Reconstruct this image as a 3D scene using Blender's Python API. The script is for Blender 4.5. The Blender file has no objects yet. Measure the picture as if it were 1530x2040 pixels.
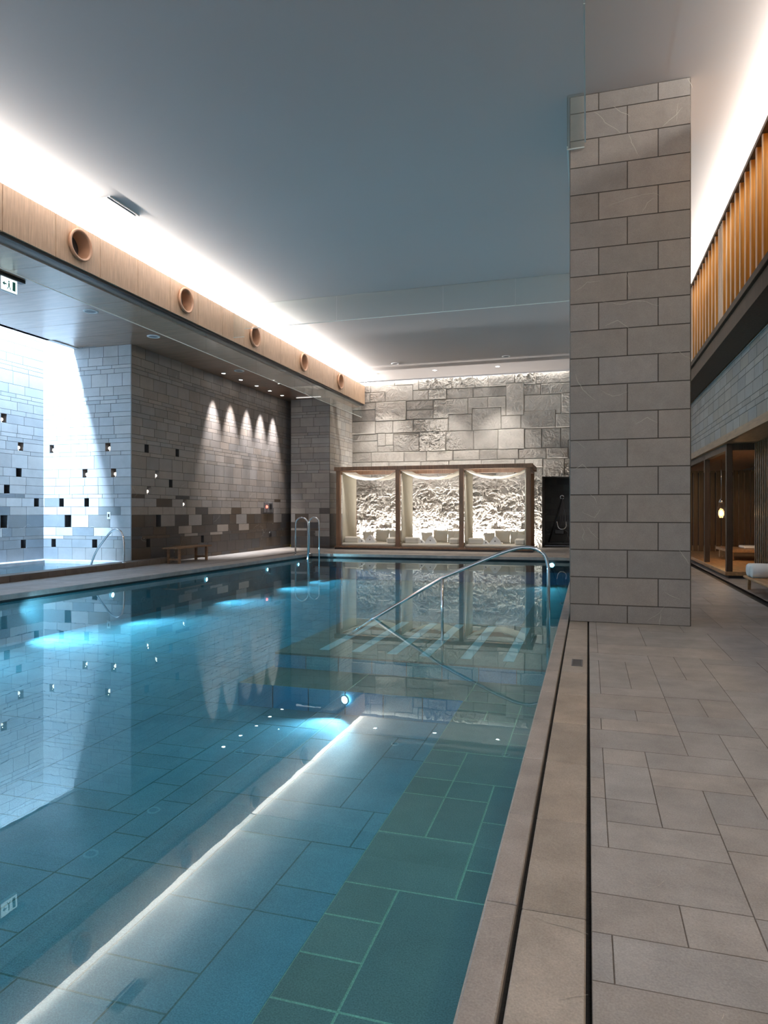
import bpy, math, random
from mathutils import Vector, noise

# ------------------------------------------------------------------ camera, world, exposure, large lights
scene = bpy.context.scene
col = scene.collection
CAM_YAW = math.radians(16.8)
cam_data = bpy.data.cameras.new('camera')
cam_data.sensor_fit = 'HORIZONTAL'
cam_data.sensor_width = 36.0
cam_data.lens = 36.0 * 1347 / 1530
cam_data.shift_y = -2 / 1530
cam_data.clip_start = 0.05
cam = bpy.data.objects.new('camera', cam_data)
cam.location = (0, 0, 1.2)
cam.rotation_euler = (math.radians(90), 0, CAM_YAW)
col.objects.link(cam)
scene.camera = cam

world = bpy.data.worlds.new('world')
scene.world = world
world.use_nodes = True
world.node_tree.nodes['Background'].inputs[0].default_value = (0.84, 0.90, 1.0, 1)
world.node_tree.nodes['Background'].inputs[1].default_value = 1.1     # ambient daylight fill through the side left open behind

scene.view_settings.view_transform = 'Standard'
scene.view_settings.look = 'None'
scene.view_settings.gamma = 1
scene.view_settings.exposure = 0.0
scene.view_settings.use_curve_mapping = False
cy = scene.cycles
cy.use_denoising = True
cy.max_bounces = 8
cy.diffuse_bounces = 4
cy.glossy_bounces = 4
cy.transmission_bounces = 6
cy.transparent_max_bounces = 16
cy.volume_bounces = 0
cy.caustics_reflective = False
cy.caustics_refractive = False
cy.sample_clamp_indirect = 4.0
cy.use_light_tree = True


def rot_to(d):
    return Vector(d).to_track_quat('-Z', 'Y').to_euler()


def area(name, loc, direction, sx, sy, power, color, spread=180, align=None):
    l = bpy.data.lights.new(name, 'AREA')
    l.shape = 'RECTANGLE'
    l.size = sx
    l.size_y = sy
    l.energy = power
    l.color = color
    l.spread = math.radians(spread)
    o = bpy.data.objects.new(name, l)
    o.location = loc
    if align == 'Y':                       # long side (size) along world Y
        d = Vector(direction).normalized()
        x = Vector((0, 1, 0))
        z = -d
        y = z.cross(x)
        from mathutils import Matrix
        m = Matrix((x, y, z)).transposed()
        o.rotation_euler = m.to_euler()
    else:
        o.rotation_euler = rot_to(direction)
    col.objects.link(o)
    return o


def spot(name, loc, direction, power, color, angle=50, blend=0.8, radius=0.03):
    l = bpy.data.lights.new(name, 'SPOT')
    l.energy = power
    l.color = color
    l.spot_size = math.radians(angle)
    l.spot_blend = blend
    l.shadow_soft_size = radius
    o = bpy.data.objects.new(name, l)
    o.location = loc
    o.rotation_euler = rot_to(direction)
    col.objects.link(o)
    return o


WARM = (1.0, 0.86, 0.72)
NEUT = (1.0, 0.94, 0.88)
COOL = (0.56, 0.77, 1.0)
CEIL = 5.71
SOF = 4.86

# cove strip behind the left beam, washing the ceiling
for i in range(4):
    area('cove_light_left', (-7.54, -0.1 + 5.6 * i + 2.8, 5.592), (1, 0, 0.75), 5.6, 0.03, 90, NEUT, align='Y')
    area('cove_light_left', (-7.575, -0.1 + 5.6 * i + 2.8, 5.588), (0.0, 0, 1), 5.6, 0.19, 3800, NEUT, align='Y')
# cove strip behind the slatted screen on the right
for i in range(3):
    area('cove_light_right', (1.975, 6 * i + 3.0, 5.575), (-1, 0, 0.9), 6.0, 0.03, 120, (1.0, 0.93, 0.85), align='Y')
    area('screen_backlight', (2.16, 6 * i + 3.0, 5.45), (0.1, 0, -1), 6.0, 0.08, 48, (1, 0.76, 0.40), align='Y')
# slot light along the top of the far stone wall
o = area('cove_light_far', (-3.9, 22.50, 5.85), (0, 0.25, -1), 6.6, 0.06, 45, NEUT)
# daylight in the light well over the spa
area('skylight', (-11.72, 9.0, 7.2), (0.42, 0, -1), 7.6, 0.3, 4200, COOL, align='Y')
area('skylight_sky', (-11.5, 9.0, 7.4), (0, 0, -1), 7.6, 0.8, 1800, (0.42, 0.68, 1.0), align='Y')
# strip at the foot of the rock face behind the daybeds
area('rock_uplight', (-4.6, 22.22, 0.10), (0, 0.35, 1), 5.8, 0.05, 370, NEUT)
# unseen fill spots added overhead to brighten the right-hand walkway and deck
for x, y, p in ((1.0, 1.2, 150), (1.0, 4.6, 110), (0.8, -1.6, 150), (1.5, 10.5, 60), (-4.0, -0.5, 160)):
    spot('walkway_fill', (x, y, 5.66), (0, 0.05, -1), p * 1.05, (1.0, 0.97, 0.95), 120, 1.0, 0.25)
# scalloped wall washers on the left stone wall
for y in (15.96, 16.89, 17.83, 18.69, 19.55):
    spot('wall_washer', (-9.27, y, 4.84), (-0.10, 0, -1), 1200, (1, 0.93, 0.9), 40, 1.0, 0.02)
# unseen fill strips added under the pavilion's front beam to brighten the cushions
for x in (-6.55, -4.6, -2.65):
    area('daybed_fill', (x, 19.98, 2.445), (0, 0.8, -1), 1.2, 0.04, 28, NEUT)
# downlights over the far wall
for x in (-6.7, -4.7, -2.7):
    spot('far_downlight', (x, 21.2, 5.68), (0, 0.42, -1), 420, NEUT, 62, 1.0, 0.04)

# ------------------------------------------------------------------ helpers
random.seed(7)


def prop(o, label=None, cat=None, group=None, kind=None):
    if label: o['label'] = label
    if cat: o['category'] = cat
    if group: o['group'] = group
    if kind: o['kind'] = kind
    return o


def empty(name, loc=(0, 0, 0), rz=0.0, label=None, cat=None, group=None):
    o = bpy.data.objects.new(name, None)
    o.empty_display_size = 0.1
    o.location = loc
    o.rotation_euler = (0, 0, rz)
    col.objects.link(o)
    prop(o, label, cat, group)
    return o


class MB:
    """collects faces (with a colour per face) and builds ONE mesh object"""
    def __init__(self):
        self.v = []; self.f = []; self.c = []; self.sm = []

    def face(self, pts, c=(1, 1, 1), smooth=False):
        n = len(self.v)
        self.v += [tuple(p) for p in pts]
        self.f.append(tuple(range(n, n + len(pts)))); self.c.append(c); self.sm.append(smooth)
        return self

    def box(self, x0, x1, y0, y1, z0, z1, c=(1, 1, 1), bev=0.0, skip=''):
        if bev <= 0 or min(x1 - x0, y1 - y0, z1 - z0) < 2.5 * bev:
            n = len(self.v)
            self.v += [(x, y, z) for z in (z0, z1) for x, y in ((x0, y0), (x1, y0), (x1, y1), (x0, y1))]
            q = {'b': (0, 3, 2, 1), 't': (4, 5, 6, 7), 'f': (0, 1, 5, 4), 'r': (1, 2, 6, 5), 'k': (2, 3, 7, 6), 'l': (3, 0, 4, 7)}
            for k, t in q.items():
                if k in skip: continue
                self.f.append(tuple(n + i for i in t)); self.c.append(c); self.sm.append(False)
            return self
        b = bev
        n = len(self.v)
        idx = {}
        for sx in (0, 1):
            for sy in (0, 1):
                for sz in (0, 1):
                    X = (x0, x1)[sx]; Y = (y0, y1)[sy]; Z = (z0, z1)[sz]
                    dx = b if sx == 0 else -b; dy = b if sy == 0 else -b; dz = b if sz == 0 else -b
                    for a, p in (('x', (X, Y + dy, Z + dz)), ('y', (X + dx, Y, Z + dz)), ('z', (X + dx, Y + dy, Z))):
                        idx[(sx, sy, sz, a)] = len(self.v); self.v.append(p)
        def F(t):
            self.f.append(tuple(idx[k] for k in t)); self.c.append(c); self.sm.append(False)
        F([(0, 0, 0, 'x'), (0, 0, 1, 'x'), (0, 1, 1, 'x'), (0, 1, 0, 'x')])
        F([(1, 0, 0, 'x'), (1, 1, 0, 'x'), (1, 1, 1, 'x'), (1, 0, 1, 'x')])
        F([(0, 0, 0, 'y'), (1, 0, 0, 'y'), (1, 0, 1, 'y'), (0, 0, 1, 'y')])
        F([(0, 1, 0, 'y'), (0, 1, 1, 'y'), (1, 1, 1, 'y'), (1, 1, 0, 'y')])
        F([(0, 0, 0, 'z'), (0, 1, 0, 'z'), (1, 1, 0, 'z'), (1, 0, 0, 'z')])
        F([(0, 0, 1, 'z'), (1, 0, 1, 'z'), (1, 1, 1, 'z'), (0, 1, 1, 'z')])
        for a in (0, 1):
            for b2 in (0, 1):
                s = a ^ b2
                e = [(a, b2, 0, 'x'), (a, b2, 1, 'x'), (a, b2, 1, 'y'), (a, b2, 0, 'y')]; F(e if not s else e[::-1])
                e = [(a, 0, b2, 'x'), (a, 0, b2, 'z'), (a, 1, b2, 'z'), (a, 1, b2, 'x')]; F(e if not s else e[::-1])
                e = [(0, a, b2, 'y'), (1, a, b2, 'y'), (1, a, b2, 'z'), (0, a, b2, 'z')]; F(e if not s else e[::-1])
                for d in (0, 1):
                    t = [(a, b2, d, 'x'), (a, b2, d, 'y'), (a, b2, d, 'z')]
                    F(t if not (a ^ b2 ^ d) else t[::-1])
        return self

    def tube(self, pts, r, seg=12, c=(1, 1, 1), cap=True, radii=None):
        pts = [Vector(p) for p in pts]
        n0 = len(self.v)
        prev = None
        for i, p in enumerate(pts):
            if i == 0: t = pts[1] - pts[0]
            elif i == len(pts) - 1: t = pts[-1] - pts[-2]
            else: t = (pts[i + 1] - pts[i]).normalized() + (pts[i] - pts[i - 1]).normalized()
            t.normalize()
            if prev is None:
                u = t.cross(Vector((0, 0, 1)))
                if u.length < 0.1: u = t.cross(Vector((0, 1, 0)))
            else:
                u = prev - t * prev.dot(t)
            u.normalize(); prev = u
            w = t.cross(u)
            rr = radii[i] if radii else r
            for k in range(seg):
                a = 2 * math.pi * k / seg
                self.v.append(tuple(p + (u * math.cos(a) + w * math.sin(a)) * rr))
        for i in range(len(pts) - 1):
            for k in range(seg):
                a = n0 + i * seg + k; b = n0 + i * seg + (k + 1) % seg
                self.f.append((a, b, b + seg, a + seg)); self.c.append(c); self.sm.append(True)
        if cap:
            self.f.append(tuple(n0 + k for k in range(seg))[::-1]); self.c.append(c); self.sm.append(False)
            m = n0 + (len(pts) - 1) * seg
            self.f.append(tuple(m + k for k in range(seg))); self.c.append(c); self.sm.append(False)
        return self

    def lathe(self, prof, center=(0, 0, 0), axis='z', seg=24, c=(1, 1, 1), smooth=True):
        n0 = len(self.v)
        for r, h in prof:
            for k in range(seg):
                a = 2 * math.pi * k / seg
                x, y = r * math.cos(a), r * math.sin(a)
                p = {'z': (x, y, h), 'x': (h, x, y), 'y': (x, h, y)}[axis]
                self.v.append((center[0] + p[0], center[1] + p[1], center[2] + p[2]))
        for i in range(len(prof) - 1):
            for k in range(seg):
                a = n0 + i * seg + k; b = n0 + i * seg + (k + 1) % seg
                self.f.append((a, b, b + seg, a + seg)); self.c.append(c); self.sm.append(smooth)
        return self

    def grid(self, fn, nu, nv, c=(1, 1, 1), smooth=True):
        n0 = len(self.v)
        for j in range(nv + 1):
            for i in range(nu + 1):
                self.v.append(tuple(fn(i / nu, j / nv)))
        for j in range(nv):
            for i in range(nu):
                a = n0 + j * (nu + 1) + i
                self.f.append((a, a + 1, a + nu + 2, a + nu + 1)); self.c.append(c); self.sm.append(smooth)
        return self

    def obj(self, name, mat, parent=None, loc=None):
        me = bpy.data.meshes.new(name)
        me.from_pydata(self.v, [], self.f)
        me.materials.append(mat)
        me.polygons.foreach_set('use_smooth', self.sm)
        at = me.color_attributes.new('Col', 'FLOAT_COLOR', 'CORNER')
        buf = []
        for p in me.polygons:
            c = self.c[p.index]
            for _ in range(p.loop_total): buf += [c[0], c[1], c[2], 1.0]
        at.data.foreach_set('color', buf)
        me.validate(); me.update()
        o = bpy.data.objects.new(name, me)
        col.objects.link(o)
        if parent: o.parent = parent
        if loc: o.location = loc
        return o


def struct(name, mb, mat):
    o = mb.obj(name, mat)
    o['kind'] = 'structure'
    return o


# ------------------------------------------------------------------ materials
def mat(name, base=(0.5, 0.5, 0.5), rough=0.6, metal=0.0, attr=False, spec=0.5, bump=0.0, bscale=40, mott=0.0,
        mscale=6, veins=0.0, vscale=1.6, grain=None, stretch=None, trans=0.0, emit=None, estr=0.0, speck=0.0, sheen=0):
    m = bpy.data.materials.new(name)
    m.use_nodes = True
    nt = m.node_tree
    N = nt.nodes; L = nt.links
    b = N['Principled BSDF']
    b.inputs['Roughness'].default_value = rough
    b.inputs['Metallic'].default_value = metal
    b.inputs['Specular IOR Level'].default_value = spec
    b.inputs['Base Color'].default_value = (*base, 1)
    if emit:
        b.inputs['Emission Color'].default_value = (*emit, 1)
        b.inputs['Emission Strength'].default_value = estr
    tc = N.new('ShaderNodeTexCoord')
    mp = N.new('ShaderNodeMapping')
    L.new(tc.outputs['Object'], mp.inputs[0])
    if stretch: mp.inputs['Scale'].default_value = stretch
    cur = None
    if attr:
        a = N.new('ShaderNodeVertexColor'); a.layer_name = 'Col'
        cur = a.outputs[0]
    else:
        rgb = N.new('ShaderNodeRGB'); rgb.outputs[0].default_value = (*base, 1)
        cur = rgb.outputs[0]

    def mul(cur, fac_socket, lo, hi, flo=0.3, fhi=0.7):
        r = N.new('ShaderNodeMapRange')
        r.inputs['From Min'].default_value = flo; r.inputs['From Max'].default_value = fhi
        r.inputs['To Min'].default_value = lo; r.inputs['To Max'].default_value = hi
        L.new(fac_socket, r.inputs['Value'])
        mx = N.new('ShaderNodeVectorMath'); mx.operation = 'SCALE'
        L.new(cur, mx.inputs[0]); L.new(r.outputs[0], mx.inputs['Scale'])
        return mx.outputs[0]
    if mott:
        n = N.new('ShaderNodeTexNoise'); n.inputs['Scale'].default_value = mscale; n.inputs['Detail'].default_value = 6
        n.inputs['Roughness'].default_value = 0.65
        L.new(mp.outputs[0], n.inputs['Vector'])
        cur = mul(cur, n.outputs[0], 1 - mott, 1 + mott)
    if speck:
        n = N.new('ShaderNodeTexNoise'); n.inputs['Scale'].default_value = 160; n.inputs['Detail'].default_value = 3
        L.new(mp.outputs[0], n.inputs['Vector'])
        cur = mul(cur, n.outputs[0], 1 - speck, 1 + speck)
    if grain:
        n = N.new('ShaderNodeTexNoise'); n.inputs['Scale'].default_value = 1.0; n.inputs['Detail'].default_value = 5
        mp2 = N.new('ShaderNodeMapping'); mp2.inputs['Scale'].default_value = grain
        L.new(tc.outputs['Object'], mp2.inputs[0]); L.new(mp2.outputs[0], n.inputs['Vector'])
        cur = mul(cur, n.outputs[0], 0.72, 1.28)
    if veins:
        n = N.new('ShaderNodeTexNoise'); n.inputs['Scale'].default_value = vscale; n.inputs['Detail'].default_value = 4
        n.inputs['Distortion'].default_value = 0.1
        mv_ = N.new('ShaderNodeMapping'); mv_.inputs['Rotation'].default_value = (0.5, 0.6, 0.7); mv_.inputs['Scale'].default_value = (0.22, 0.6, 0.6)
        L.new(tc.outputs['Object'], mv_.inputs[0]); L.new(mv_.outputs[0], n.inputs['Vector'])
        s1 = N.new('ShaderNodeMath'); s1.operation = 'SUBTRACT'; s1.inputs[1].default_value = 0.5
        L.new(n.outputs[0], s1.inputs[0])
        s2 = N.new('ShaderNodeMath'); s2.operation = 'ABSOLUTE'; L.new(s1.outputs[0], s2.inputs[0])
        r = N.new('ShaderNodeMapRange'); r.inputs['From Min'].default_value = 0.0; r.inputs['From Max'].default_value = 0.0018
        r.inputs['To Min'].default_value = 1; r.inputs['To Max'].default_value = 0
        L.new(s2.outputs[0], r.inputs['Value'])
        n2 = N.new('ShaderNodeTexNoise'); n2.inputs['Scale'].default_value = vscale * 1.9; n2.inputs['Detail'].default_value = 1
        L.new(tc.outputs['Object'], n2.inputs['Vector'])
        r2 = N.new('ShaderNodeMapRange'); r2.inputs['From Min'].default_value = 0.54; r2.inputs['From Max'].default_value = 0.62
        r2.inputs['To Max'].default_value = veins
        L.new(n2.outputs[0], r2.inputs['Value'])
        m2 = N.new('ShaderNodeMath'); m2.operation = 'MULTIPLY'; L.new(r.outputs[0], m2.inputs[0]); L.new(r2.outputs[0], m2.inputs[1])
        mx = N.new('ShaderNodeMix'); mx.data_type = 'RGBA'
        L.new(m2.outputs[0], mx.inputs['Factor']); L.new(cur, mx.inputs['A']); mx.inputs['B'].default_value = (0.62, 0.6, 0.56, 1)
        cur = mx.outputs['Result']
    L.new(cur, b.inputs['Base Color'])
    if bump:
        n = N.new('ShaderNodeTexNoise'); n.inputs['Scale'].default_value = bscale; n.inputs['Detail'].default_value = 8
        n.inputs['Roughness'].default_value = 0.6
        L.new(mp.outputs[0], n.inputs['Vector'])
        bp = N.new('ShaderNodeBump'); bp.inputs['Strength'].default_value = bump; bp.inputs['Distance'].default_value = 0.01
        L.new(n.outputs[0], bp.inputs['Height']); L.new(bp.outputs[0], b.inputs['Normal'])
    return m


M = {}
M['stone'] = mat('cut_stone', attr=True, rough=0.62, mott=0.10, mscale=3, bump=0.12, bscale=30, veins=0.5, vscale=1.3, spec=0.35)
M['pillar'] = mat('pillar_stone', attr=True, rough=0.6, mott=0.09, mscale=7, bump=0.15, bscale=60, veins=0.0, vscale=1.15, speck=0.10, spec=0.3)
M['deck'] = mat('deck_stone', attr=True, rough=0.5, mott=0.2, mscale=4, bump=0.35, bscale=45, veins=0.0, vscale=1.4, speck=0.14, spec=0.35)
M['rock'] = mat('split_rock', attr=True, rough=0.85, mott=0.12, mscale=4, bump=0.9, bscale=14, spec=0.2)
M['tile'] = mat('pool_tile', attr=True, rough=0.7, mott=0.12, mscale=3, speck=0.28, spec=0.1)
M['ceiling'] = mat('painted_ceiling', (0.48, 0.448, 0.44), 0.8, spec=0.2)
M['beam_wood'] = mat('beam_wood_veneer', (0.40, 0.28, 0.19), 0.45, grain=(3, 60, 3), mott=0.06, attr=False)
M['nozzle'] = mat('nozzle_wood', (0.42, 0.25, 0.16), 0.4)
M['soffit'] = mat('soffit_wood_panel', (0.25, 0.14, 0.09), 0.32, grain=(2, 14, 2), spec=0.6)
M['cab_wood'] = mat('cabana_wood', (0.16, 0.085, 0.045), 0.5, grain=(30, 30, 3))
M['dark_wood'] = mat('dark_wood', (0.06, 0.036, 0.022), 0.6, spec=0.2, grain=(30, 30, 2))
M['amber_wood'] = mat('amber_wood', (0.50, 0.25, 0.03), 0.4, grain=(20, 20, 2))
M['slat_wood'] = mat('slat_wood', (0.15, 0.075, 0.03), 0.3, grain=(40, 40, 2))
M['slat_attr'] = mat('screen_slat_wood', attr=True, rough=0.4, grain=(40, 40, 2))
M['tan_wood'] = mat('tan_wood', (0.42, 0.24, 0.11), 0.4, grain=(20, 3, 20))
M['bench_wood'] = mat('bench_wood', (0.22, 0.12, 0.06), 0.5, grain=(20, 3, 20))
M['metal'] = mat('polished_steel', (0.75, 0.76, 0.78), 0.12, 1.0)
M['black'] = mat('black_metal', (0.015, 0.015, 0.017), 0.45)
M['slot'] = mat('dark_slot', (0.012, 0.012, 0.013), 0.8)
M['fabric'] = mat('cream_fabric', (0.72, 0.68, 0.60), 0.9, bump=0.25, bscale=90, spec=0.1)
M['curtain'] = mat('curtain_fabric', (0.66, 0.62, 0.52), 0.9, spec=0.1)
M['towel'] = mat('white_towel', (0.82, 0.82, 0.82), 0.95, bump=0.5, bscale=120, spec=0.1)
M['white'] = mat('white_trim', (0.8, 0.8, 0.8), 0.4)
M['strip'] = mat('strip_white', (0.95, 0.95, 0.95), 0.5)
M['grey'] = mat('grey_grille', (0.14, 0.14, 0.15), 0.6)
M['lamp'] = mat('lamp_glow', (1, 1, 1), 0.5, emit=(1, 0.95, 0.9), estr=30)
M['spark'] = mat('niche_lamp_glow', (1, 1, 1), 0.3, emit=(1, 0.88, 0.75), estr=3.5)
M['amber_glow'] = mat('amber_glow', (1, 0.7, 0.3), 0.3, emit=(1, 0.62, 0.22), estr=25)
M['uw_glow'] = mat('underwater_glow', (1, 1, 1), 0.3, emit=(0.75, 0.95, 1), estr=22)
M['sign'] = mat('sign_face', (0.9, 0.95, 0.95), 0.3, emit=(0.75, 0.95, 1), estr=1.6)
M['sign_ink'] = mat('sign_marks', (0.05, 0.35, 0.3), 0.4)
M['red'] = mat('red_indicator', (0.8, 0.05, 0.04), 0.3, emit=(1, 0.12, 0.08), estr=5)
M['yellow'] = mat('yellow_plastic', (0.5, 0.42, 0.02), 0.4)
M['rope'] = mat('sling_webbing', (0.08, 0.08, 0.09), 0.8)


for k_ in ('soffit',):
    M[k_].node_tree.nodes['Principled BSDF'].inputs['Coat Weight'].default_value = 0.8
    M[k_].node_tree.nodes['Principled BSDF'].inputs['Coat Roughness'].default_value = 0.22


def sheer(name, color, tcol):
    m = bpy.data.materials.new(name); m.use_nodes = True
    nt = m.node_tree; N = nt.nodes; L = nt.links
    N.clear()
    out = N.new('ShaderNodeOutputMaterial')
    d = N.new('ShaderNodeBsdfDiffuse'); d.inputs[0].default_value = (*color, 1)
    t = N.new('ShaderNodeBsdfTranslucent'); t.inputs[0].default_value = (*tcol, 1)
    mx = N.new('ShaderNodeMixShader'); mx.inputs[0].default_value = 0.45
    L.new(d.outputs[0], mx.inputs[1]); L.new(t.outputs[0], mx.inputs[2]); L.new(mx.outputs[0], out.inputs[0])
    return m


M['canopy'] = sheer('canopy_cloth', (0.72, 0.69, 0.62), (0.7, 0.66, 0.58))


def pane(name, tint, ior=1.5, gl=1.0, veil=0.0):
    """clear sheet glass: passes light straight, reflects by Fresnel on both faces"""
    m = bpy.data.materials.new(name); m.use_nodes = True
    nt = m.node_tree; N = nt.nodes; L = nt.links
    N.clear()
    out = N.new('ShaderNodeOutputMaterial')
    t = N.new('ShaderNodeBsdfTransparent'); t.inputs[0].default_value = (*tint, 1)
    g = N.new('ShaderNodeBsdfGlossy'); g.inputs['Roughness'].default_value = 0.03; g.inputs[0].default_value = (gl, gl, gl, 1)
    lw = N.new('ShaderNodeLayerWeight'); lw.inputs[0].default_value = 0.5
    p = N.new('ShaderNodeMath'); p.operation = 'POWER'; p.inputs[1].default_value = 5
    L.new(lw.outputs['Facing'], p.inputs[0])
    a = N.new('ShaderNodeMath'); a.operation = 'MULTIPLY_ADD'; a.inputs[1].default_value = 0.9; a.inputs[2].default_value = 0.05
    L.new(p.outputs[0], a.inputs[0])
    mx = N.new('ShaderNodeMixShader')
    L.new(a.outputs[0], mx.inputs[0]); L.new(t.outputs[0], mx.inputs[1]); L.new(g.outputs[0], mx.inputs[2])
    d = N.new('ShaderNodeBsdfDiffuse'); d.inputs[0].default_value = (0.7, 0.8, 0.78, 1)
    mv = N.new('ShaderNodeMixShader'); mv.inputs[0].default_value = veil
    L.new(mx.outputs[0], mv.inputs[1]); L.new(d.outputs[0], mv.inputs[2])
    L.new(mv.outputs[0], out.inputs[0])
    return m


M['glass'] = pane('smoke_barrier_glass', (0.93, 0.95, 0.945), veil=0.04)
M['lantern_glass'] = pane('lantern_glass', (1.0, 0.95, 0.88))
M['glass_edge'] = mat('glass_edge', (0.55, 0.6, 0.58), 0.3)


def water_mat(name, absorb, dens, tint=(1, 1, 1)):
    m = bpy.data.materials.new(name); m.use_nodes = True
    nt = m.node_tree; N = nt.nodes; L = nt.links
    N.clear()
    out = N.new('ShaderNodeOutputMaterial')
    t = N.new('ShaderNodeBsdfTransparent'); t.inputs[0].default_value = (*tint, 1)
    g = N.new('ShaderNodeBsdfGlossy'); g.inputs['Roughness'].default_value = 0.0; g.inputs[0].default_value = (0.82, 0.98, 1.0, 1)
    tc = N.new('ShaderNodeTexCoord')
    mp = N.new('ShaderNodeMapping'); mp.inputs['Scale'].default_value = (1.0, 0.7, 1.0)
    L.new(tc.outputs['Object'], mp.inputs[0])
    n = N.new('ShaderNodeTexNoise'); n.inputs['Scale'].default_value = 3.2; n.inputs['Detail'].default_value = 3
    L.new(mp.outputs[0], n.inputs['Vector'])
    bp = N.new('ShaderNodeBump'); bp.inputs['Strength'].default_value = 0.006; bp.inputs['Distance'].default_value = 0.05
    L.new(n.outputs[0], bp.inputs['Height']); L.new(bp.outputs[0], g.inputs['Normal'])
    g2 = N.new('ShaderNodeBsdfGlossy'); g2.inputs['Roughness'].default_value = 0.13
    gm = N.new('ShaderNodeMixShader'); gm.inputs[0].default_value = 0.22
    L.new(g.outputs[0], gm.inputs[1]); L.new(g2.outputs[0], gm.inputs[2])
    fr = N.new('ShaderNodeFresnel'); fr.inputs[0].default_value = 1.85
    geo = N.new('ShaderNodeNewGeometry')
    inv = N.new('ShaderNodeMath'); inv.operation = 'SUBTRACT'; inv.inputs[0].default_value = 1
    L.new(geo.outputs['Backfacing'], inv.inputs[1])
    f2 = N.new('ShaderNodeMath'); f2.operation = 'MULTIPLY'
    L.new(fr.outputs[0], f2.inputs[0]); L.new(inv.outputs[0], f2.inputs[1])
    mx = N.new('ShaderNodeMixShader')
    L.new(f2.outputs[0], mx.inputs[0]); L.new(t.outputs[0], mx.inputs[1]); L.new(gm.outputs[0], mx.inputs[2])
    L.new(mx.outputs[0], out.inputs['Surface'])
    va = N.new('ShaderNodeVolumeAbsorption'); va.inputs[0].default_value = (*absorb, 1); va.inputs[1].default_value = dens
    L.new(va.outputs[0], out.inputs['Volume'])
    return m


M['water'] = water_mat('pool_water', (0.08, 0.86, 0.96), 0.22, (0.47, 0.80, 0.91))
M['spa_water'] = water_mat('spa_water', (0.5, 0.9, 0.98), 0.4)

# ------------------------------------------------------------------ stone walls laid in courses
COURSES = [0, .095, .375, .564, .64, .833, 1.11, 1.296, 1.487, 1.575, 1.765, 1.95, 2.14, 2.435, 2.525, 2.71, 2.807, 2.897,
           3.09, 3.285, 3.39, 3.58, 3.667, 3.757, 3.955, 4.245, 4.35, 4.43, 4.615, 4.86, 5.05, 5.14, 5.33, 5.5, 5.71, 5.9, 6.0,
           6.2, 6.45, 6.55, 6.75, 6.95, 7.05, 7.25, 7.5]


def course_of(z):
    for i in range(len(COURSES) - 1):
        if COURSES[i] <= z < COURSES[i + 1]: return i
    return len(COURSES) - 2


def ashlar_wall(mb, P, u0, u1, ztop, niches=(), dark=(), light=(), base_dark=True, seed=1, lt=(0.40, 0.39, 0.385), dk=(0.115, 0.105, 0.10),
                depth=0.16, block=0.43, vary=0.13, gap=0.009, zbot=0.0):
    """P(u, z, out) -> point; out > 0 is towards the room. Blocks stand 8 mm proud of the joints."""
    rnd = random.Random(seed)
    def q(ua, ub, za, zb, o, c):
        mb.face([P(ua, za, o), P(ub, za, o), P(ub, zb, o), P(ua, zb, o)], c)
    gc = tuple(x * 0.35 for x in lt)
    for i in range(len(COURSES) - 1):
        za, zb = COURSES[i], min(COURSES[i + 1], ztop)
        if za >= ztop: break
        zm = (za + zb) / 2
        if zm < zbot: continue
        nn = sorted([n for n in niches if za <= n[2] < zb])
        dd = [d for d in dark if za <= d[2] < zb]
        ll = [d for d in light if za <= d[2] < zb]
        br = {u0, u1}
        for n in list(nn) + dd + ll:
            br.add(max(u0, n[0])); br.add(min(u1, n[1]))
        br = sorted(b for b in br if u0 <= b <= u1)
        for a, b in zip(br[:-1], br[1:]):
            if b - a < 0.015: continue
            mid = (a + b) / 2
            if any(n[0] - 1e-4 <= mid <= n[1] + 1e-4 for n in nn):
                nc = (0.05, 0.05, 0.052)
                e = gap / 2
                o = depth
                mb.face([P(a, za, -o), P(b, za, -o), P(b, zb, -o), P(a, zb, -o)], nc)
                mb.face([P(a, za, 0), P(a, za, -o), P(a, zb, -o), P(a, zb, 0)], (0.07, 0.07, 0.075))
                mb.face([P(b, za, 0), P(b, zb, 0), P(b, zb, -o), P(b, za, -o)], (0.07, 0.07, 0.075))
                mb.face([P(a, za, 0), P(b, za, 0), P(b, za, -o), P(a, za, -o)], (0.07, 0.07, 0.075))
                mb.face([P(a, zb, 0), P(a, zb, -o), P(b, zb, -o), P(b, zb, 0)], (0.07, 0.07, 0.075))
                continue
            n = max(1, round((b - a) / block))
            off = rnd.uniform(-0.4, 0.4) * block if n > 1 else 0
            cuts = [a] + [a + (b - a) * (k / n) + off * (1 if n > 2 else 0.3) + rnd.uniform(-.03, .03) for k in range(1, n)] + [b]
            isd = (zm < 1.11 and base_dark)
            if any(d[0] - 1e-4 <= mid <= d[1] + 1e-4 for d in dd): isd = True
            if any(d[0] - 1e-4 <= mid <= d[1] + 1e-4 for d in ll): isd = False
            for ca, cb in zip(cuts[:-1], cuts[1:]):
                if cb - ca < 0.02: continue
                base = dk if isd else lt
                k = 1 + rnd.uniform(-vary, vary) * (0.6 if isd else 1)
                t = rnd.uniform(-.012, .012)
                c = (base[0] * k + t, base[1] * k, base[2] * k - t)
                e = gap / 2
                pr = 0.008
                q(ca + e, cb - e, za + e, zb - e, pr, c)
                mb.face([P(ca + e, zb - e, pr), P(cb - e, zb - e, pr), P(cb, zb, 0), P(ca, zb, 0)], gc)
                mb.face([P(ca, za, 0), P(cb, za, 0), P(cb - e, za + e, pr), P(ca + e, za + e, pr)], gc)
                mb.face([P(ca, za, 0), P(ca + e, za + e, pr), P(ca + e, zb - e, pr), P(ca, zb, 0)], gc)
                mb.face([P(cb - e, za + e, pr), P(cb, za, 0), P(cb, zb, 0), P(cb - e, zb - e, pr)], gc)


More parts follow.
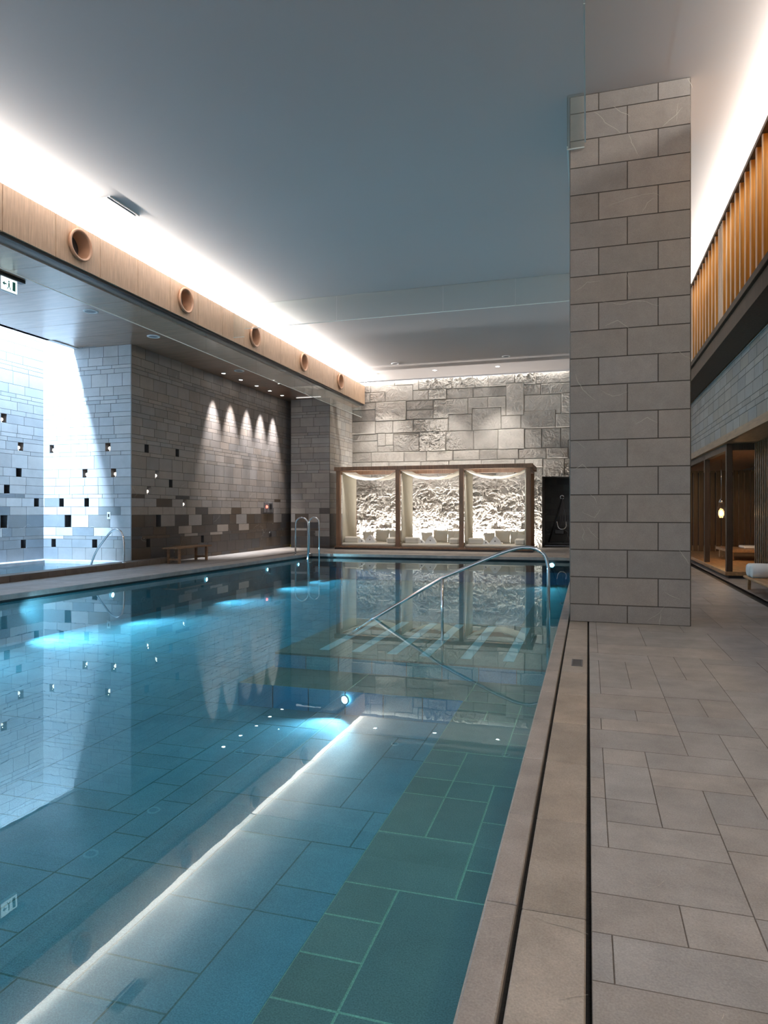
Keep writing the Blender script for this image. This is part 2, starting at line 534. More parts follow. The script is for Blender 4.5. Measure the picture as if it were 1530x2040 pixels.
ZB = 12.6     # end wall of the spa recess
XB = -9.6     # long left wall
XC = -11.97   # left wall of the spa recess

mid = lambda i: (COURSES[i] + COURSES[i + 1]) / 2
R271, R214, R195, R176, R149, R158, R111, R130, R083, R064, R056 = [course_of(z) for z in
    (2.6, 2.0, 1.85, 1.65, 1.38, 1.53, 0.95, 1.2, 0.72, 0.6, 0.45)]
zz = lambda r: mid(r)

# end wall of the recess (faces the camera)
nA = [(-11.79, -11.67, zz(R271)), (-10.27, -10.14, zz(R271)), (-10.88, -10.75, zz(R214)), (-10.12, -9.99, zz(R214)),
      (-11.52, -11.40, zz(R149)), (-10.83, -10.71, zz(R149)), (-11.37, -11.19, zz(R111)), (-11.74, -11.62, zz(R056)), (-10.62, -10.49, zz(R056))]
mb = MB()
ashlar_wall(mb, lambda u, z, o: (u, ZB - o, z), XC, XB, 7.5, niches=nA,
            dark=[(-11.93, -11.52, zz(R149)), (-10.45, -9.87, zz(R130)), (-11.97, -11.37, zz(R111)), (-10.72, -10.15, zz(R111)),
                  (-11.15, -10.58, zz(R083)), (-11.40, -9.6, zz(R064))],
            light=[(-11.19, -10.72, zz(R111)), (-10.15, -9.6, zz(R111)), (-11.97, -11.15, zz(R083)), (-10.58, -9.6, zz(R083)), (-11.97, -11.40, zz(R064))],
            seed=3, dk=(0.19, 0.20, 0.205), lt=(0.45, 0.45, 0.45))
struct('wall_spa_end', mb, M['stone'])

# left wall of the recess
nC = [(11.42, 11.57, zz(course_of(3.2))), (11.87, 12.02, zz(R271)), (11.82, 11.97, zz(R214)), (11.50, 11.65, zz(R176)), (12.32, 12.46, zz(R149)),
      (11.41, 11.59, zz(R111)), (11.95, 12.09, zz(R056))]
mb = MB()
ashlar_wall(mb, lambda u, z, o: (XC + o, u, z), 3.0, ZB, 7.5, niches=nC, dark=[(11.4, 12.05, zz(R158)), (11.0, 11.65, zz(R130))],
            light=[(11.0, 11.45, zz(R083))], seed=5, dk=(0.17, 0.18, 0.19), lt=(0.45, 0.45, 0.45))
struct('wall_spa_left', mb, M['stone'])

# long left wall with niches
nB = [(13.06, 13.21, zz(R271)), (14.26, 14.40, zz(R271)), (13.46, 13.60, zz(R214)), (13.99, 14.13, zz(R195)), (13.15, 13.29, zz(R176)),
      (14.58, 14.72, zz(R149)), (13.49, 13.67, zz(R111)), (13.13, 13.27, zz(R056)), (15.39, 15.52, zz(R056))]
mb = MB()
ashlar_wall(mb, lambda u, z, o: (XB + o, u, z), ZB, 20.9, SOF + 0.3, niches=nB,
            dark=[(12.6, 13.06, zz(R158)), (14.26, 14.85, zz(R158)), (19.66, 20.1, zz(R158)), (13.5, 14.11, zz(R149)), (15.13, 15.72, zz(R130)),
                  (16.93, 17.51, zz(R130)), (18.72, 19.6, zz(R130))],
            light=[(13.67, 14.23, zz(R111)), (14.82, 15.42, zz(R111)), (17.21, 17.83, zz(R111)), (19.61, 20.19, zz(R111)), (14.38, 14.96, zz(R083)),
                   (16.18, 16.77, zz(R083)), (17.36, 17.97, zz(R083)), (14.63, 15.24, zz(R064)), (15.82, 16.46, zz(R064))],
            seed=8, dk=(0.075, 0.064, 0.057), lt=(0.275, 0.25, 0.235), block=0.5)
# reveal of the corner towards the recess
mb.face([(XB, ZB - 0.008, 0), (XB + 0.008, ZB, 0), (XB + 0.008, ZB, SOF), (XB, ZB - 0.008, SOF)], (0.4, 0.4, 0.42))
struct('wall_left', mb, M['stone'])

# ------------------------------------------------------------------ far stone column on the left and wall behind it
def column_faces(name, x0, x1, y0, y1, ztop, seed, label, dark=(), light=()):
    mb = MB()
    ashlar_wall(mb, lambda u, z, o: (u, y0 - o, z), x0, x1, ztop, dark=dark, light=light, seed=seed, lt=(0.34, 0.325, 0.315), dk=(0.10, 0.09, 0.085), block=0.45)
    ashlar_wall(mb, lambda u, z, o: (x1 + o, u, z), y0, y1, ztop, seed=seed + 1, lt=(0.38, 0.36, 0.33), dk=(0.13, 0.12, 0.11), block=0.45)  # right face lighter and warmer: the light on it put into the colour
    ashlar_wall(mb, lambda u, z, o: (x0 - o, y1 + y0 - u, z), y0, y1, ztop, seed=seed + 2, block=0.8)
    o = mb.obj(name, M['stone'])
    return prop(o, label, 'pillar')


column_faces('stone_pillar', -9.36, -8.0, 20.42, 22.62, SOF + 0.02, 21, 'far stone pillar between the dark gap and the daybed pavilion at the left end',
             dark=[(-8.35, -8.0, zz(R130))],
             light=[(-9.36, -9.21, zz(R111)), (-8.74, -8.0, zz(R111)), (-8.4, -8.0, zz(R083)), (-9.36, -8.79, zz(R064)), (-8.35, -8.0, zz(R064)),
                    (-8.5, -8.0, zz(R056))])

# wall at the end of the gap; shade put into its near-black colour
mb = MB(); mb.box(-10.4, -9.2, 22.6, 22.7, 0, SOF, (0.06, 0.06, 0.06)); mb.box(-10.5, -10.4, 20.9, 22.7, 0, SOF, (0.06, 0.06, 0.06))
struct('wall_gap', mb, M['stone'])

def veins(mb, paths, P, w, rnd, c=(0.62, 0.59, 0.54)):
    # thin wandering white mineral veins lying in the face of the stone
    for path in paths:
        pts = [Vector((a, b_)) for a, b_ in path]
        for _ in range(2):
            out = [pts[0]]
            for a, b_ in zip(pts[:-1], pts[1:]):
                m_ = (a + b_) / 2; d = b_ - a
                m_ += Vector((-d.y, d.x)) * rnd.uniform(-.07, .07)
                out += [m_, b_]
            pts = out
        n_ = len(pts) - 1
        wd = w * rnd.uniform(0.6, 1.3)
        for k, (a, b_) in enumerate(zip(pts[:-1], pts[1:])):
            d = (b_ - a).normalized(); q = Vector((-d.y, d.x))
            wa = wd * (0.35 + math.sin(math.pi * (k + .2) / (n_ + .4))) ; wb = wd * (0.35 + math.sin(math.pi * (k + 1.2) / (n_ + .4)))
            mb.face([P(*(a - q * wa)), P(*(b_ - q * wb)), P(*(b_ + q * wb)), P(*(a + q * wa))], c)


# ------------------------------------------------------------------ near stone pillar
mb = MB()
PX0, PX1, PY0, PY1 = -0.19, 1.02, 7.65, 8.9
zs = [0, 0.19] + [0.19 + 0.2962 * k for k in range(1, 19)] + [CEIL]
rp = random.Random(4)


def pillar_face(P, w, flip):
    for i in range(len(zs) - 1):
        za, zb = zs[i], zs[i + 1]
        A = (len(zs) - 2 - i) % 2 == 0
        cuts = [0, 0.247 * w, 0.74 * w, w] if (A ^ flip) else [0, 0.487 * w, w]
        for a, b in zip(cuts[:-1], cuts[1:]):
            k = 1 + rp.uniform(-.08, .08); t = rp.uniform(-.006, .008)
            c = (0.312 * k + t, 0.293 * k, 0.277 * k - t)
            e = 0.0055; pr = 0.004; g = (0.085, 0.075, 0.068)
            mb.face([P(a + e, za + e, pr), P(b - e, za + e, pr), P(b - e, zb - e, pr), P(a + e, zb - e, pr)], c)
            mb.face([P(a + e, zb - e, pr), P(b - e, zb - e, pr), P(b, zb, 0), P(a, zb, 0)], g)
            mb.face([P(a, za, 0), P(b, za, 0), P(b - e, za + e, pr), P(a + e, za + e, pr)], g)
            mb.face([P(a, za, 0), P(a + e, za + e, pr), P(a + e, zb - e, pr), P(a, zb, 0)], g)
            mb.face([P(b - e, za + e, pr), P(b, za, 0), P(b, zb, 0), P(b - e, zb - e, pr)], g)


pillar_face(lambda u, z, o: (PX0 + u, PY0 - o, z), PX1 - PX0, False)
pillar_face(lambda u, z, o: (PX1 + o, PY0 + u, z), PY1 - PY0, True)
pillar_face(lambda u, z, o: (PX1 - u, PY1 + o, z), PX1 - PX0, False)
pillar_face(lambda u, z, o: (PX0 - o, PY1 - u, z), PY1 - PY0, True)
VEINS = [[(0.25, 5.51), (0.36, 5.38), (0.52, 5.24)], [(0.94, 5.24), (1.03, 5.31), (1.13, 5.41)], [(1.07, 5.27), (1.09, 5.46)], [(0.6, 5.22), (0.63, 5.12), (0.7, 4.97)], [(0.34, 4.45), (0.54, 4.51), (0.68, 4.54), (0.79, 4.55), (0.86, 4.55), (0.92, 4.51)], [(0.74, 4.37), (0.79, 4.46), (0.86, 4.5)], [(1.18, 5.71), (1.23, 5.59)], [(0.34, 3.45), (0.52, 3.41), (0.63, 3.43), (0.79, 3.41), (0.9, 3.36)], [(0.45, 5.54), (0.62, 5.4)], [(0.02, 1.96), (0.09, 1.94), (0.16, 1.88)], [(0.21, 1.38), (0.25, 1.35), (0.28, 1.28)], [(0.78, 0.03), (0.84, 0.08), (0.91, 0.13), (0.96, 0.2)], [(0.92, 0.13), (0.92, 0.08), (0.91, 0.0)], [(1.1, 0.79), (1.15, 0.72), (1.19, 0.65)], [(0.12, 1.07), (0.15, 0.97), (0.13, 0.91), (0.16, 0.85)], [(0.17, 1.03), (0.23, 0.96), (0.3, 0.9)], [(0.06, 2.69), (0.13, 2.52), (0.26, 2.4)], [(0.93, 2.85), (1.09, 2.87), (1.22, 2.77)], [(0.57, 3.76), (0.6, 3.65), (0.62, 3.51)], [(0.36, 3.19), (0.49, 3.24), (0.61, 3.14)], [(0.03, 1.65), (0.13, 1.71), (0.22, 1.63)], [(0.67, 2.12), (0.79, 2.19), (0.89, 2.13)], [(0.34, 2.49), (0.44, 2.43), (0.59, 2.47)], [(0.05, 3.59), (0.18, 3.68), (0.31, 3.68)], [(0.13, 1.19), (0.26, 1.13), (0.32, 1.22)], [(0.96, 0.35), (1.11, 0.28)]]
veins(mb, VEINS, lambda u, z: (PX0 + u, PY0 - 0.0046, z), 0.0017, rp, (0.5, 0.48, 0.44))
prop(mb.obj('stone_pillar', M['pillar']), 'tall grey-brown stone block pillar with white veins standing on the pool deck in the foreground', 'pillar')

# ------------------------------------------------------------------ far rock wall (random ashlar, rougher low down)
FY = 22.6
rr = random.Random(12)
rx0, rx1 = -8.05, 0.4
cells = []


def split(x0, x1, z0, z1):
    w, h = x1 - x0, z1 - z0
    if w > 1.15 or (w > 0.62 and w > h * 1.35 and rr.random() < 0.75 and w > 0.8):
        s = x0 + w * rr.uniform(0.38, 0.62); split(x0, s, z0, z1); split(s, x1, z0, z1); return
    if h > 0.62 or (h > 0.42 and rr.random() < 0.45):
        s = z0 + h * rr.uniform(0.38, 0.62); split(x0, x1, z0, s); split(x0, x1, s, z1); return
    cells.append((x0, x1, z0, z1, rr.uniform(-0.03, 0.035), rr.uniform(0.84, 1.12), rr.random()))


zrow = 0.0
rows = [0, 0.62, 1.18, 1.7, 2.35, 2.9, 3.25, 3.9, 4.35, 5.0, 5.35, CEIL + 0.02]
for za, zb in zip(rows[:-1], rows[1:]):
    x = rx0 - rr.uniform(0, 0.5)
    while x < rx1:
        w = rr.uniform(0.55, 1.25)
        xe = x + w
        q = rr.random()
        off = lambda: (rr.uniform(-0.035, 0.04), rr.uniform(0.84, 1.12), rr.random())
        if zb - za > 0.5 and q < 0.38:
            s_ = za + (zb - za) * rr.choice((0.35, 0.5, 0.62))
            m_ = x + w * rr.uniform(.35, .65)
            if rr.random() < .5:
                cells.append((x, xe, za, s_, *off())); cells.append((x, m_, s_, zb, *off())); cells.append((m_, xe, s_, zb, *off()))
            else:
                cells.append((x, xe, za, s_, *off())); cells.append((x, xe, s_, zb, *off()))
        else:
            cells.append((x, xe, za, zb, *off()))
        x = xe
# some stones reach over the course above
for _ in range(34):
    c = rr.choice(cells)
    cells.append((c[0] + .0, c[1], c[2], min(CEIL, c[3] + rr.choice((.12, .2, .3))), *c[4:]))
NX, NZ = 520, 350
look = {}
cell_grid = [[None] * (NX + 1) for _ in range(NZ + 1)]
dx, dz = (rx1 - rx0) / NX, (CEIL + 0.02) / NZ
for c in cells:
    i0 = max(0, math.ceil((c[0] - rx0) / dx)); i1 = min(NX, math.floor((c[1] - rx0) / dx))
    j0 = max(0, math.ceil(c[2] / dz)); j1 = min(NZ, math.floor(c[3] / dz))
    for j in range(j0, j1 + 1):
        for i in range(i0, i1 + 1): cell_grid[j][i] = c


def rock(i, j):
    x, z = rx0 + i * dx, j * dz
    c = cell_grid[j][i] or cells[0]
    edge = min(x - c[0], c[1] - x, z - c[2], c[3] - z)
    low = max(0.0, min(1.0, (2.75 - z) / 0.9))
    high = max(0.0, noise.noise(Vector((x * 0.5 + 9, 2, z * 0.6))) * 1.6 + (c[6] - 0.55) * 0.9)
    rough = max(low, min(1.0, high), 0.16)
    p = Vector((x, c[6] * 5, z))
    q = p + Vector((noise.noise(p * 3.1), 0, noise.noise(p * 3.1 + Vector((5, 5, 5))))) * 0.12
    a = noise.noise(q * 1.7) * 0.06
    b = (0.5 - abs(noise.noise(q * 5.0))) * 0.10 + (0.5 - abs(noise.noise(q * 11 + Vector((3, 1, 7))))) * 0.055
    b += noise.noise(q * 24) * 0.032 + noise.noise(q * 45) * 0.015
    h = c[4] + (a + b) * rough
    if edge < 0.016 and low < 0.4: h = min(h, c[4] - 0.018)
    return h


hmap = [[rock(i, j) for i in range(NX + 1)] for j in range(NZ + 1)]
mb = MB()
DOORX0, DOORX1, DOORZ = -1.44, 0.4, 2.32
for j in range(NZ + 1):
    for i in range(NX + 1):
        mb.v.append((rx0 + i * dx, FY - hmap[j][i], j * dz))
for j in range(NZ):
    for i in range(NX):
        x, z = rx0 + (i + .5) * dx, (j + .5) * dz
        if DOORX0 < x and z < DOORZ: continue
        a = j * (NX + 1) + i
        c = cell_grid[j][i] or cells[0]
        e = min(x - c[0], c[1] - x, z - c[2], c[3] - z)
        k = c[5] * (0.62 if e < 0.009 else 1)
        mb.f.append((a, a + 1, a + NX + 2, a + NX + 1)); mb.c.append((0.46 * k, 0.435 * k, 0.40 * k)); mb.sm.append(False)
struct('wall_far', mb, M['rock'])

# dark alcove right of the daybeds
mb = MB()
mb.box(DOORX0 - 0.1, DOORX0, FY + 0.04, 24.2, 0, DOORZ + .1, (0.22, 0.21, 0.2))
mb.box(DOORX0, 0.4, 24.1, 24.2, 0, DOORZ + .1, (0.10, 0.10, 0.10))
mb.box(DOORX0 - .1, 0.4, FY + 0.04, 24.2, DOORZ, DOORZ + 0.1, (0.15, 0.15, 0.15))
for k in range(11):
    for q in range(5):
        x = DOORX0 + 0.02 + q * 0.4 - (k % 2) * 0.2
        mb.box(max(DOORX0, x), min(0.4, x + 0.39), 24.08, 24.1, k * 0.21 + .01, k * .21 + .2, (0.10 + random.uniform(-.02, .03),) * 3)
struct('wall_alcove', mb, M['stone'])

# ------------------------------------------------------------------ ceiling, soffit, light well
mb = MB()
mb.box(-8.6, 1.8, -4, 22.38, CEIL, CEIL + 0.12)
mb.box(1.8, 4.2, -4, 24.3, CEIL, CEIL + 0.12)
mb.box(-8.6, 1.8, 22.38, 24.3, CEIL + 0.35, CEIL + 0.47)
mb.box(-8.6, 1.8, 22.36, 22.38, CEIL + 0.0, CEIL + 0.4)
struct('ceiling', mb, M['ceiling'])

mb = MB()
SX0, SX1 = -11.13, -7.72
yb = 1.0
sx_edge = SX0
while yb < 22.6:
    ye = yb + 0.9
    xl = SX0 if ye <= ZB else XB - 0.9
    mb.box(xl, SX1, yb + 0.004, min(ye, 22.62) - 0.004, SOF, SOF + 0.03)
    yb = ye
mb.box(SX0, SX1, -4, 22.62, SOF + 0.02, SOF + 0.12)
struct('ceiling_soffit', mb, M['soffit'])
# parapet of the light well
mb = MB()
mb.box(SX0, SX0 + 0.12, -4, ZB, SOF, 7.5, (0.75, 0.76, 0.78))
mb.box(XC - .3, SX0 + 0.12, -4, ZB + .1, 7.5, 7.6, (0.75, 0.76, 0.78))
struct('wall_light_well', mb, M['white'])

# ------------------------------------------------------------------ wooden beam with round air nozzles
BX = -7.47
BZ0, BZ1 = 4.93, 5.57
beam = empty('wooden_beam', (BX, 0, BZ0), 0, 'long honey-brown wooden beam along the left pool side with round openings', 'beam')
NOZ = [2.89, 5.73, 8.57, 11.41, 14.25, 17.09, 19.95]
seams = [0.55 + 0.9437 * k for k in range(0, 24)]
seams = [s for s in seams if s < 22.4] + [22.42]


def beam_panel(y0, y1):
    hit = [n for n in NOZ if y0 < n < y1]
    mb = MB()
    a, b = y0 + 0.006, y1 - 0.006
    Z0, Z1 = 0, BZ1 - BZ0
    if hit and y1 - y0 > 0.6:
        cyy, cz, R = hit[0], 5.27 - BZ0, 0.20
        n = 40
        inner = []; outer = []
        for k in range(n):
            t = 2 * math.pi * k / n + math.pi / 4
            ct, st = math.cos(t), math.sin(t)
            inner.append((0, cyy + R * ct, cz + R * st))
            cand = []
            if ct > 1e-6: cand.append((b - cyy) / ct)
            if ct < -1e-6: cand.append((a - cyy) / ct)
            if st > 1e-6: cand.append((Z1 - cz) / st)
            if st < -1e-6: cand.append((Z0 - cz) / st)
            s = min(cand)
            outer.append((0, cyy + s * ct, cz + s * st))
        for k in range(n):
            k2 = (k + 1) % n
            mb.face([inner[k], outer[k], outer[k2], inner[k2]])
        for (yy, zc) in ((a, Z0), (b, Z0), (b, Z1), (a, Z1)):   # fill the corners
            ks = sorted(range(n), key=lambda k: (outer[k][1] - yy) ** 2 + (outer[k][2] - zc) ** 2)[:2]
            mb.face([outer[ks[0]], (0, yy, zc), outer[ks[1]]])
    else:
        mb.face([(0, a, Z0), (0, b, Z0), (0, b, Z1), (0, a, Z1)])
    mb.face([(-0.02, y0, Z0), (-0.02, y0, Z1), (0, a, Z1), (0, a, Z0)])
    mb.face([(-0.02, y1, Z0), (0, b, Z0), (0, b, Z1), (-0.02, y1, Z1)])
    mb.face([(0, a, Z0), (-0.24, a, Z0), (-0.24, b, Z0), (0, b, Z0)])
    mb.face([(0, a, Z1), (0, b, Z1), (-0.1, b, Z1), (-0.1, a, Z1)])
    mb.obj('beam_panel', M['beam_wood'], beam)


mb = MB()
mb.face([(-0.1, -4, 0.1), (-0.1, 22.4, 0.1), (-0.1, 22.4, 0.64), (-0.1, -4, 0.64)])
prev = -4.0
for s in seams:
    beam_panel(prev if prev > -4 else -4 + 0.0, s) if s - prev > 0.05 else None
    prev = s
mb = MB()
mb.box(-0.245, -0.24, -4, 22.42, 0.0, 0.6)
mb.face([(0, 22.42, 0), (-0.24, 22.42, 0), (-0.24, 22.42, .64), (0, 22.42, .64)])
mb.obj('back_board', M['beam_wood'], beam)
mb = MB()
mb.box(-0.26, -0.035, -4, 22.42, -0.045, -0.004)
mb.obj('shadow_channel', M['black'], beam)
prop(beam.children[-1], 'black channel under the beam')
names = ['nearest round wooden air nozzle in the beam, at the left edge of the photo', 'second round air nozzle along the beam, above the glass joint',
         'third round air nozzle, just below the free end of the glass strip', 'fourth round air nozzle along the beam, fairly small',
         'farthest and smallest round air nozzle near the rock wall']
for n, lab in zip(NOZ[2:], names):
    t = empty('air_nozzle', (BX, n, 5.27), 0, lab, 'air nozzle', 'round air nozzles in the beam')
    mb = MB(); mb.lathe([(0.199, -0.02), (0.199, 0.02), (0.205, 0.05), (0.232, 0.058), (0.24, 0.045), (0.236, 0.004), (0.2, 0.0)], axis='x', seg=40)
    mb.obj('rim', M['nozzle'], t)
    mb = MB(); mb.lathe([(0.198, 0.02), (0.19, -0.08), (0.18, -0.17)], axis='x', seg=40)
    mb.obj('throat', M['nozzle'], t)
    mb = MB(); mb.lathe([(0.18, -0.17), (0.001, -0.17)], axis='x', seg=40)
    mb.obj('dark_bore', M['black'], t)

# ------------------------------------------------------------------ glass smoke barriers
def barrier(name, segs, label):
    t = empty(name, (0, 0, 0), 0, label, 'glass barrier')
    for (x0, x1, y0, y1, z0, z1) in segs:
        mb = MB(); mb.box(x0, x1, y0, y1, z0, z1)
        g = mb.obj('glass_pane', M['glass'], t)
        mb = MB(); mb.box(x0 - .001, x1 + .001, y0, y1, z0 - 0.012, z0)
        mb.obj('edge_trim', M['glass_edge'], g)
    return t


ys = [-0.6, 1.5, 4.1, 6.2, 8.28, 10.2, 12.3, 14.5, 16.7, 18.9, 20.6, 22.3]
barrier('glass_barrier', [(-7.56, -7.548, a + .006, b - .006, 4.47, 4.885) for a, b in zip(ys[:-1], ys[1:])],
        'long strip of glass hanging under the wooden beam')
xs = [-7.20, -5.05, -2.78, -1.35, -0.22]
barrier('glass_barrier', [(a + .006, b - .006, 13.28, 13.292, 5.19, CEIL) for a, b in zip(xs[:-1], xs[1:])] + [(-7.72, -7.21, 13.28, 13.292, 5.02, 5.57)],
        'glass strip hanging across the ceiling over the pool from beam to pillar')
ys = [-1.0, 1.2, 3.4, 5.5, 7.58]
barrier('glass_barrier', [(-0.036, -0.024, a + .005, b - .005, 5.17, CEIL) for a, b in zip(ys[:-1], ys[1:])] + [(-0.22, -0.04, 7.60, 7.612, 5.13, CEIL - .002), (-0.222, -0.21, 7.63, 13.27, 5.17, CEIL)],
        'glass strip hanging from the ceiling above the camera, ending at the near pillar')

# ------------------------------------------------------------------ floor / decks
def ashlar_pack(x0, x1, y0, y1, u, rnd, sizes, blocked=None):
    nx, ny = int(round((x1 - x0) / u)), int(round((y1 - y0) / u))
    occ = [[False] * nx for _ in range(ny)]
    out = []
    if blocked:
        for j in range(ny):
            for i in range(nx):
                if blocked(x0 + (i + .5) * u, y0 + (j + .5) * u): occ[j][i] = True
    for j in range(ny):
        for i in range(nx):
            if occ[j][i]: continue
            rnd.shuffle(sizes)
            for w, h in sizes + [(1, 1)]:
                if i + w > nx or j + h > ny: continue
                if any(occ[jj][ii] for jj in range(j, j + h) for ii in range(i, i + w)): continue
                for jj in range(j, j + h):
                    for ii in range(i, i + w): occ[jj][ii] = True
                out.append((x0 + i * u, x0 + (i + w) * u, y0 + j * u, y0 + (j + h) * u))
                break
    return out


def slabs(mb, rects, z, base, vary, rnd, g=0.0022, gc=(0.14, 0.125, 0.115), warm=0.01, clip=None):
    for (a, b, c, d) in rects:
        k = 1 + rnd.uniform(-vary, vary); t = rnd.uniform(-warm, warm)
        cc = (base[0] * k + t, base[1] * k, base[2] * k - t)
        s = 0.0025
        zt = z + rnd.uniform(-.0004, .0004)
        A = [(a + g, c + g), (b - g, c + g), (b - g, d - g), (a + g, d - g)]
        B = [(a, c), (b, c), (b, d), (a, d)]
        mb.face([(x, y, zt) for x, y in A], cc)
        for q in range(4):
            q2 = (q + 1) % 4
            mb.face([(*B[q], z - s), (*B[q2], z - s), (*A[q2], zt), (*A[q], zt)], gc)


DECK = (0.345, 0.336, 0.332)
traced = [(.009, .065, 1.81, 2.02), (.065, .47, 1.81, 2.02), (.009, .265, 2.02, 2.23), (.265, .47, 2.02, 2.23), (.009, .47, 2.23, 2.54),
          (.009, .07, 2.54, 2.97), (.07, .47, 2.54, 2.755), (.27, .47, 2.755, 3.17), (.07, .27, 2.755, 2.97), (.009, .07, 2.97, 3.19),
          (.009, .07, 3.19, 3.6), (.07, .27, 2.97, 3.38), (.07, .27, 3.38, 3.6), (.27, .67, 3.17, 3.38), (.27, .67, 3.38, 3.6),
          (.009, .47, 3.6, 3.9), (.009, .07, 3.9, 4.11), (.07, .47, 3.9, 4.11), (.009, .27, 4.11, 4.33), (.27, .47, 4.11, 4.33),
          (.009, .47, 4.33, 4.66), (.009, .08, 4.66, 5.7), (.08, .47, 4.66, 4.85), (.08, .28, 4.85, 5.7), (.28, .47, 4.85, 5.7),
          (.47, .87, 1.6, 2.02), (.47, .67, 2.02, 2.22), (.67, .87, 2.02, 2.22), (.47, .87, 2.22, 2.635), (.47, .87, 2.635, 2.85),
          (.47, .67, 2.85, 3.17), (.67, .87, 2.85, 3.38), (.67, .87, 3.38, 3.78), (.67, .87, 3.78, 3.99), (.47, .67, 3.6, 3.99),
          (.47, .87, 3.99, 4.31), (.47, .67, 4.31, 4.7), (.67, .87, 4.31, 4.7), (.47, .87, 4.7, 5.22), (.47, .67, 5.22, 6.0),
          (.67, .87, 5.22, 6.0), (.009, .47, 5.7, 6.0), (.009, .47, 1.4, 1.81), (.009, .47, 0.9, 1.4), (.47, .87, 0.9, 1.6)]
rd = random.Random(31)
SZ = [(4, 2), (2, 4), (3, 2), (2, 2), (4, 1), (3, 1), (2, 3), (5, 2), (2, 1), (4, 2), (2, 4)]
mb = MB()
slabs(mb, traced, 0, DECK, 0.09, rd)
slabs(mb, ashlar_pack(0.87, 2.25, 0.9, 6.0, 0.2044, rd, SZ), 0, DECK, 0.09, rd)
slabs(mb, [(0.009, 0.08, y, y + 0.8) for y in [6.0 + 0.8 * k for k in range(22)]], 0, DECK, 0.09, rd)
slabs(mb, ashlar_pack(0.08, 2.25, 6.0, 22.5, 0.2067, rd, SZ, lambda x, y: PX0 - .02 < x < PX1 - .1 and PY0 + .1 < y < PY1 - .1), 0, DECK, 0.09, rd)
slabs(mb, ashlar_pack(0.009, 2.25, -3, 0.9, 0.205, rd, SZ), 0, DECK, 0.09, rd)
slabs(mb, ashlar_pack(2.28, 4.4, -3, 24.0, 0.21, rd, SZ), 0, tuple(c * .8 for c in DECK), 0.09, rd)
mb.box(-0.24, 4.5, -3, 24.2, -0.12, -0.035, (0.012, 0.012, 0.012))
# broad channel covers and narrow coping with joints every 0.63 m
y = -1.07
COPE = (0.375, 0.338, 0.30)
while y < 17.7:
    ye = min(y + 0.63, 17.75)
    if not (y > 7.64 and False):
        k = 1 + rd.uniform(-.13, .12); t = rd.uniform(-.012, .016)
        c = (COPE[0] * k + t, COPE[1] * k, COPE[2] * k - t)
        mb.box(-0.192, -0.006, y + .003, ye - .003, -0.04, -0.001, c, bev=0.004)
        k = 1 + rd.uniform(-.07, .07)
        c = (0.36 * k, 0.335 * k, 0.32 * k)
        mb.box(-0.300, -0.208, y + .013, ye + .007, -0.30, 0.001, c, bev=0.004)
    y = ye
FLOOR_VEINS = [[(-0.3, 1.99), (-0.26, 2.01), (-0.22, 2.02)], [(-0.15, 2.04), (-0.07, 2.02), (0.0, 2.0)], [(-0.08, 1.71), (-0.04, 1.73), (0.0, 1.75)], [(-0.07, 3.02), (-0.03, 3.05), (0.0, 3.06)], [(0.18, 2.3), (0.21, 2.32), (0.23, 2.35), (0.24, 2.37)], [(-0.29, 2.67), (-0.25, 2.65), (-0.22, 2.62)], [(0.3, 1.75), (0.31, 1.78)], [(-0.21, 4.26), (-0.16, 4.3), (-0.11, 4.28), (0.0, 4.28)], [(-0.19, 3.32), (-0.08, 3.3), (0.0, 3.29)], [(0.39, 2.62), (0.43, 2.61), (0.47, 2.6)], [(0.12, 2.33), (0.14, 2.31), (0.18, 2.3)]]
veins(mb, FLOOR_VEINS, lambda x, y: (x, y, 0.0016), 0.0009, rd, (0.47, 0.44, 0.41))
mb.box(-0.306, -0.3005, -1.07, 17.75, -0.3, -0.012, (0.42, 0.41, 0.39))
struct('floor_right_deck', mb, M['deck'])

# far deck and left deck
def LX(y): return -8.0 + (y - 7.5) * 0.0495     # left pool edge
yl, yr = 17.72, 18.0
mb = MB()
def far_edge(x): return yl + (x - LX(yl)) / (-0.3 - LX(yl)) * (yr - yl)
x = LX(yl)
n = 12
for i in range(n):
    xa = x + (-0.3 - x) * i / n; xb = x + (-0.3 - x) * (i + 1) / n
    k = 1 + rd.uniform(-.07, .07); c = (0.38 * k, 0.35 * k, 0.32 * k)
    mb.face([(xa + .003, far_edge(xa), 0), (xb - .003, far_edge(xb), 0), (xb - .003, far_edge(xb) + 0.55, 0), (xa + .003, far_edge(xa) + .55, 0)], c)
    mb.face([(xa, far_edge(xa), -0.075), (xb, far_edge(xb), -0.075), (xb, far_edge(xb), 0), (xa, far_edge(xa), 0)], c)
    mb.face([(xa, far_edge(xa), -.075), (xa, far_edge(xa) + .07, -.075), (xb, far_edge(xb) + .07, -.075), (xb, far_edge(xb), -.075)], (0.03,) * 3)  # overhang shadow put into the near-black underside and recess colours
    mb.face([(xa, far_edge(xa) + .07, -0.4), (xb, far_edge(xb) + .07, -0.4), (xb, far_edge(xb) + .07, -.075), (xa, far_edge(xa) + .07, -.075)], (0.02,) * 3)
slabs(mb, ashlar_pack(-9.6, 0.0, 18.6, 24.0, 0.3, rd, SZ), -0.0005, (0.33, 0.31, 0.29), 0.06, rd)
mb.box(-10.4, 0.0, 18.1, 24.2, -0.3, -0.006, (0.2, 0.19, 0.18))
struct('floor_far_deck', mb, M['deck'])

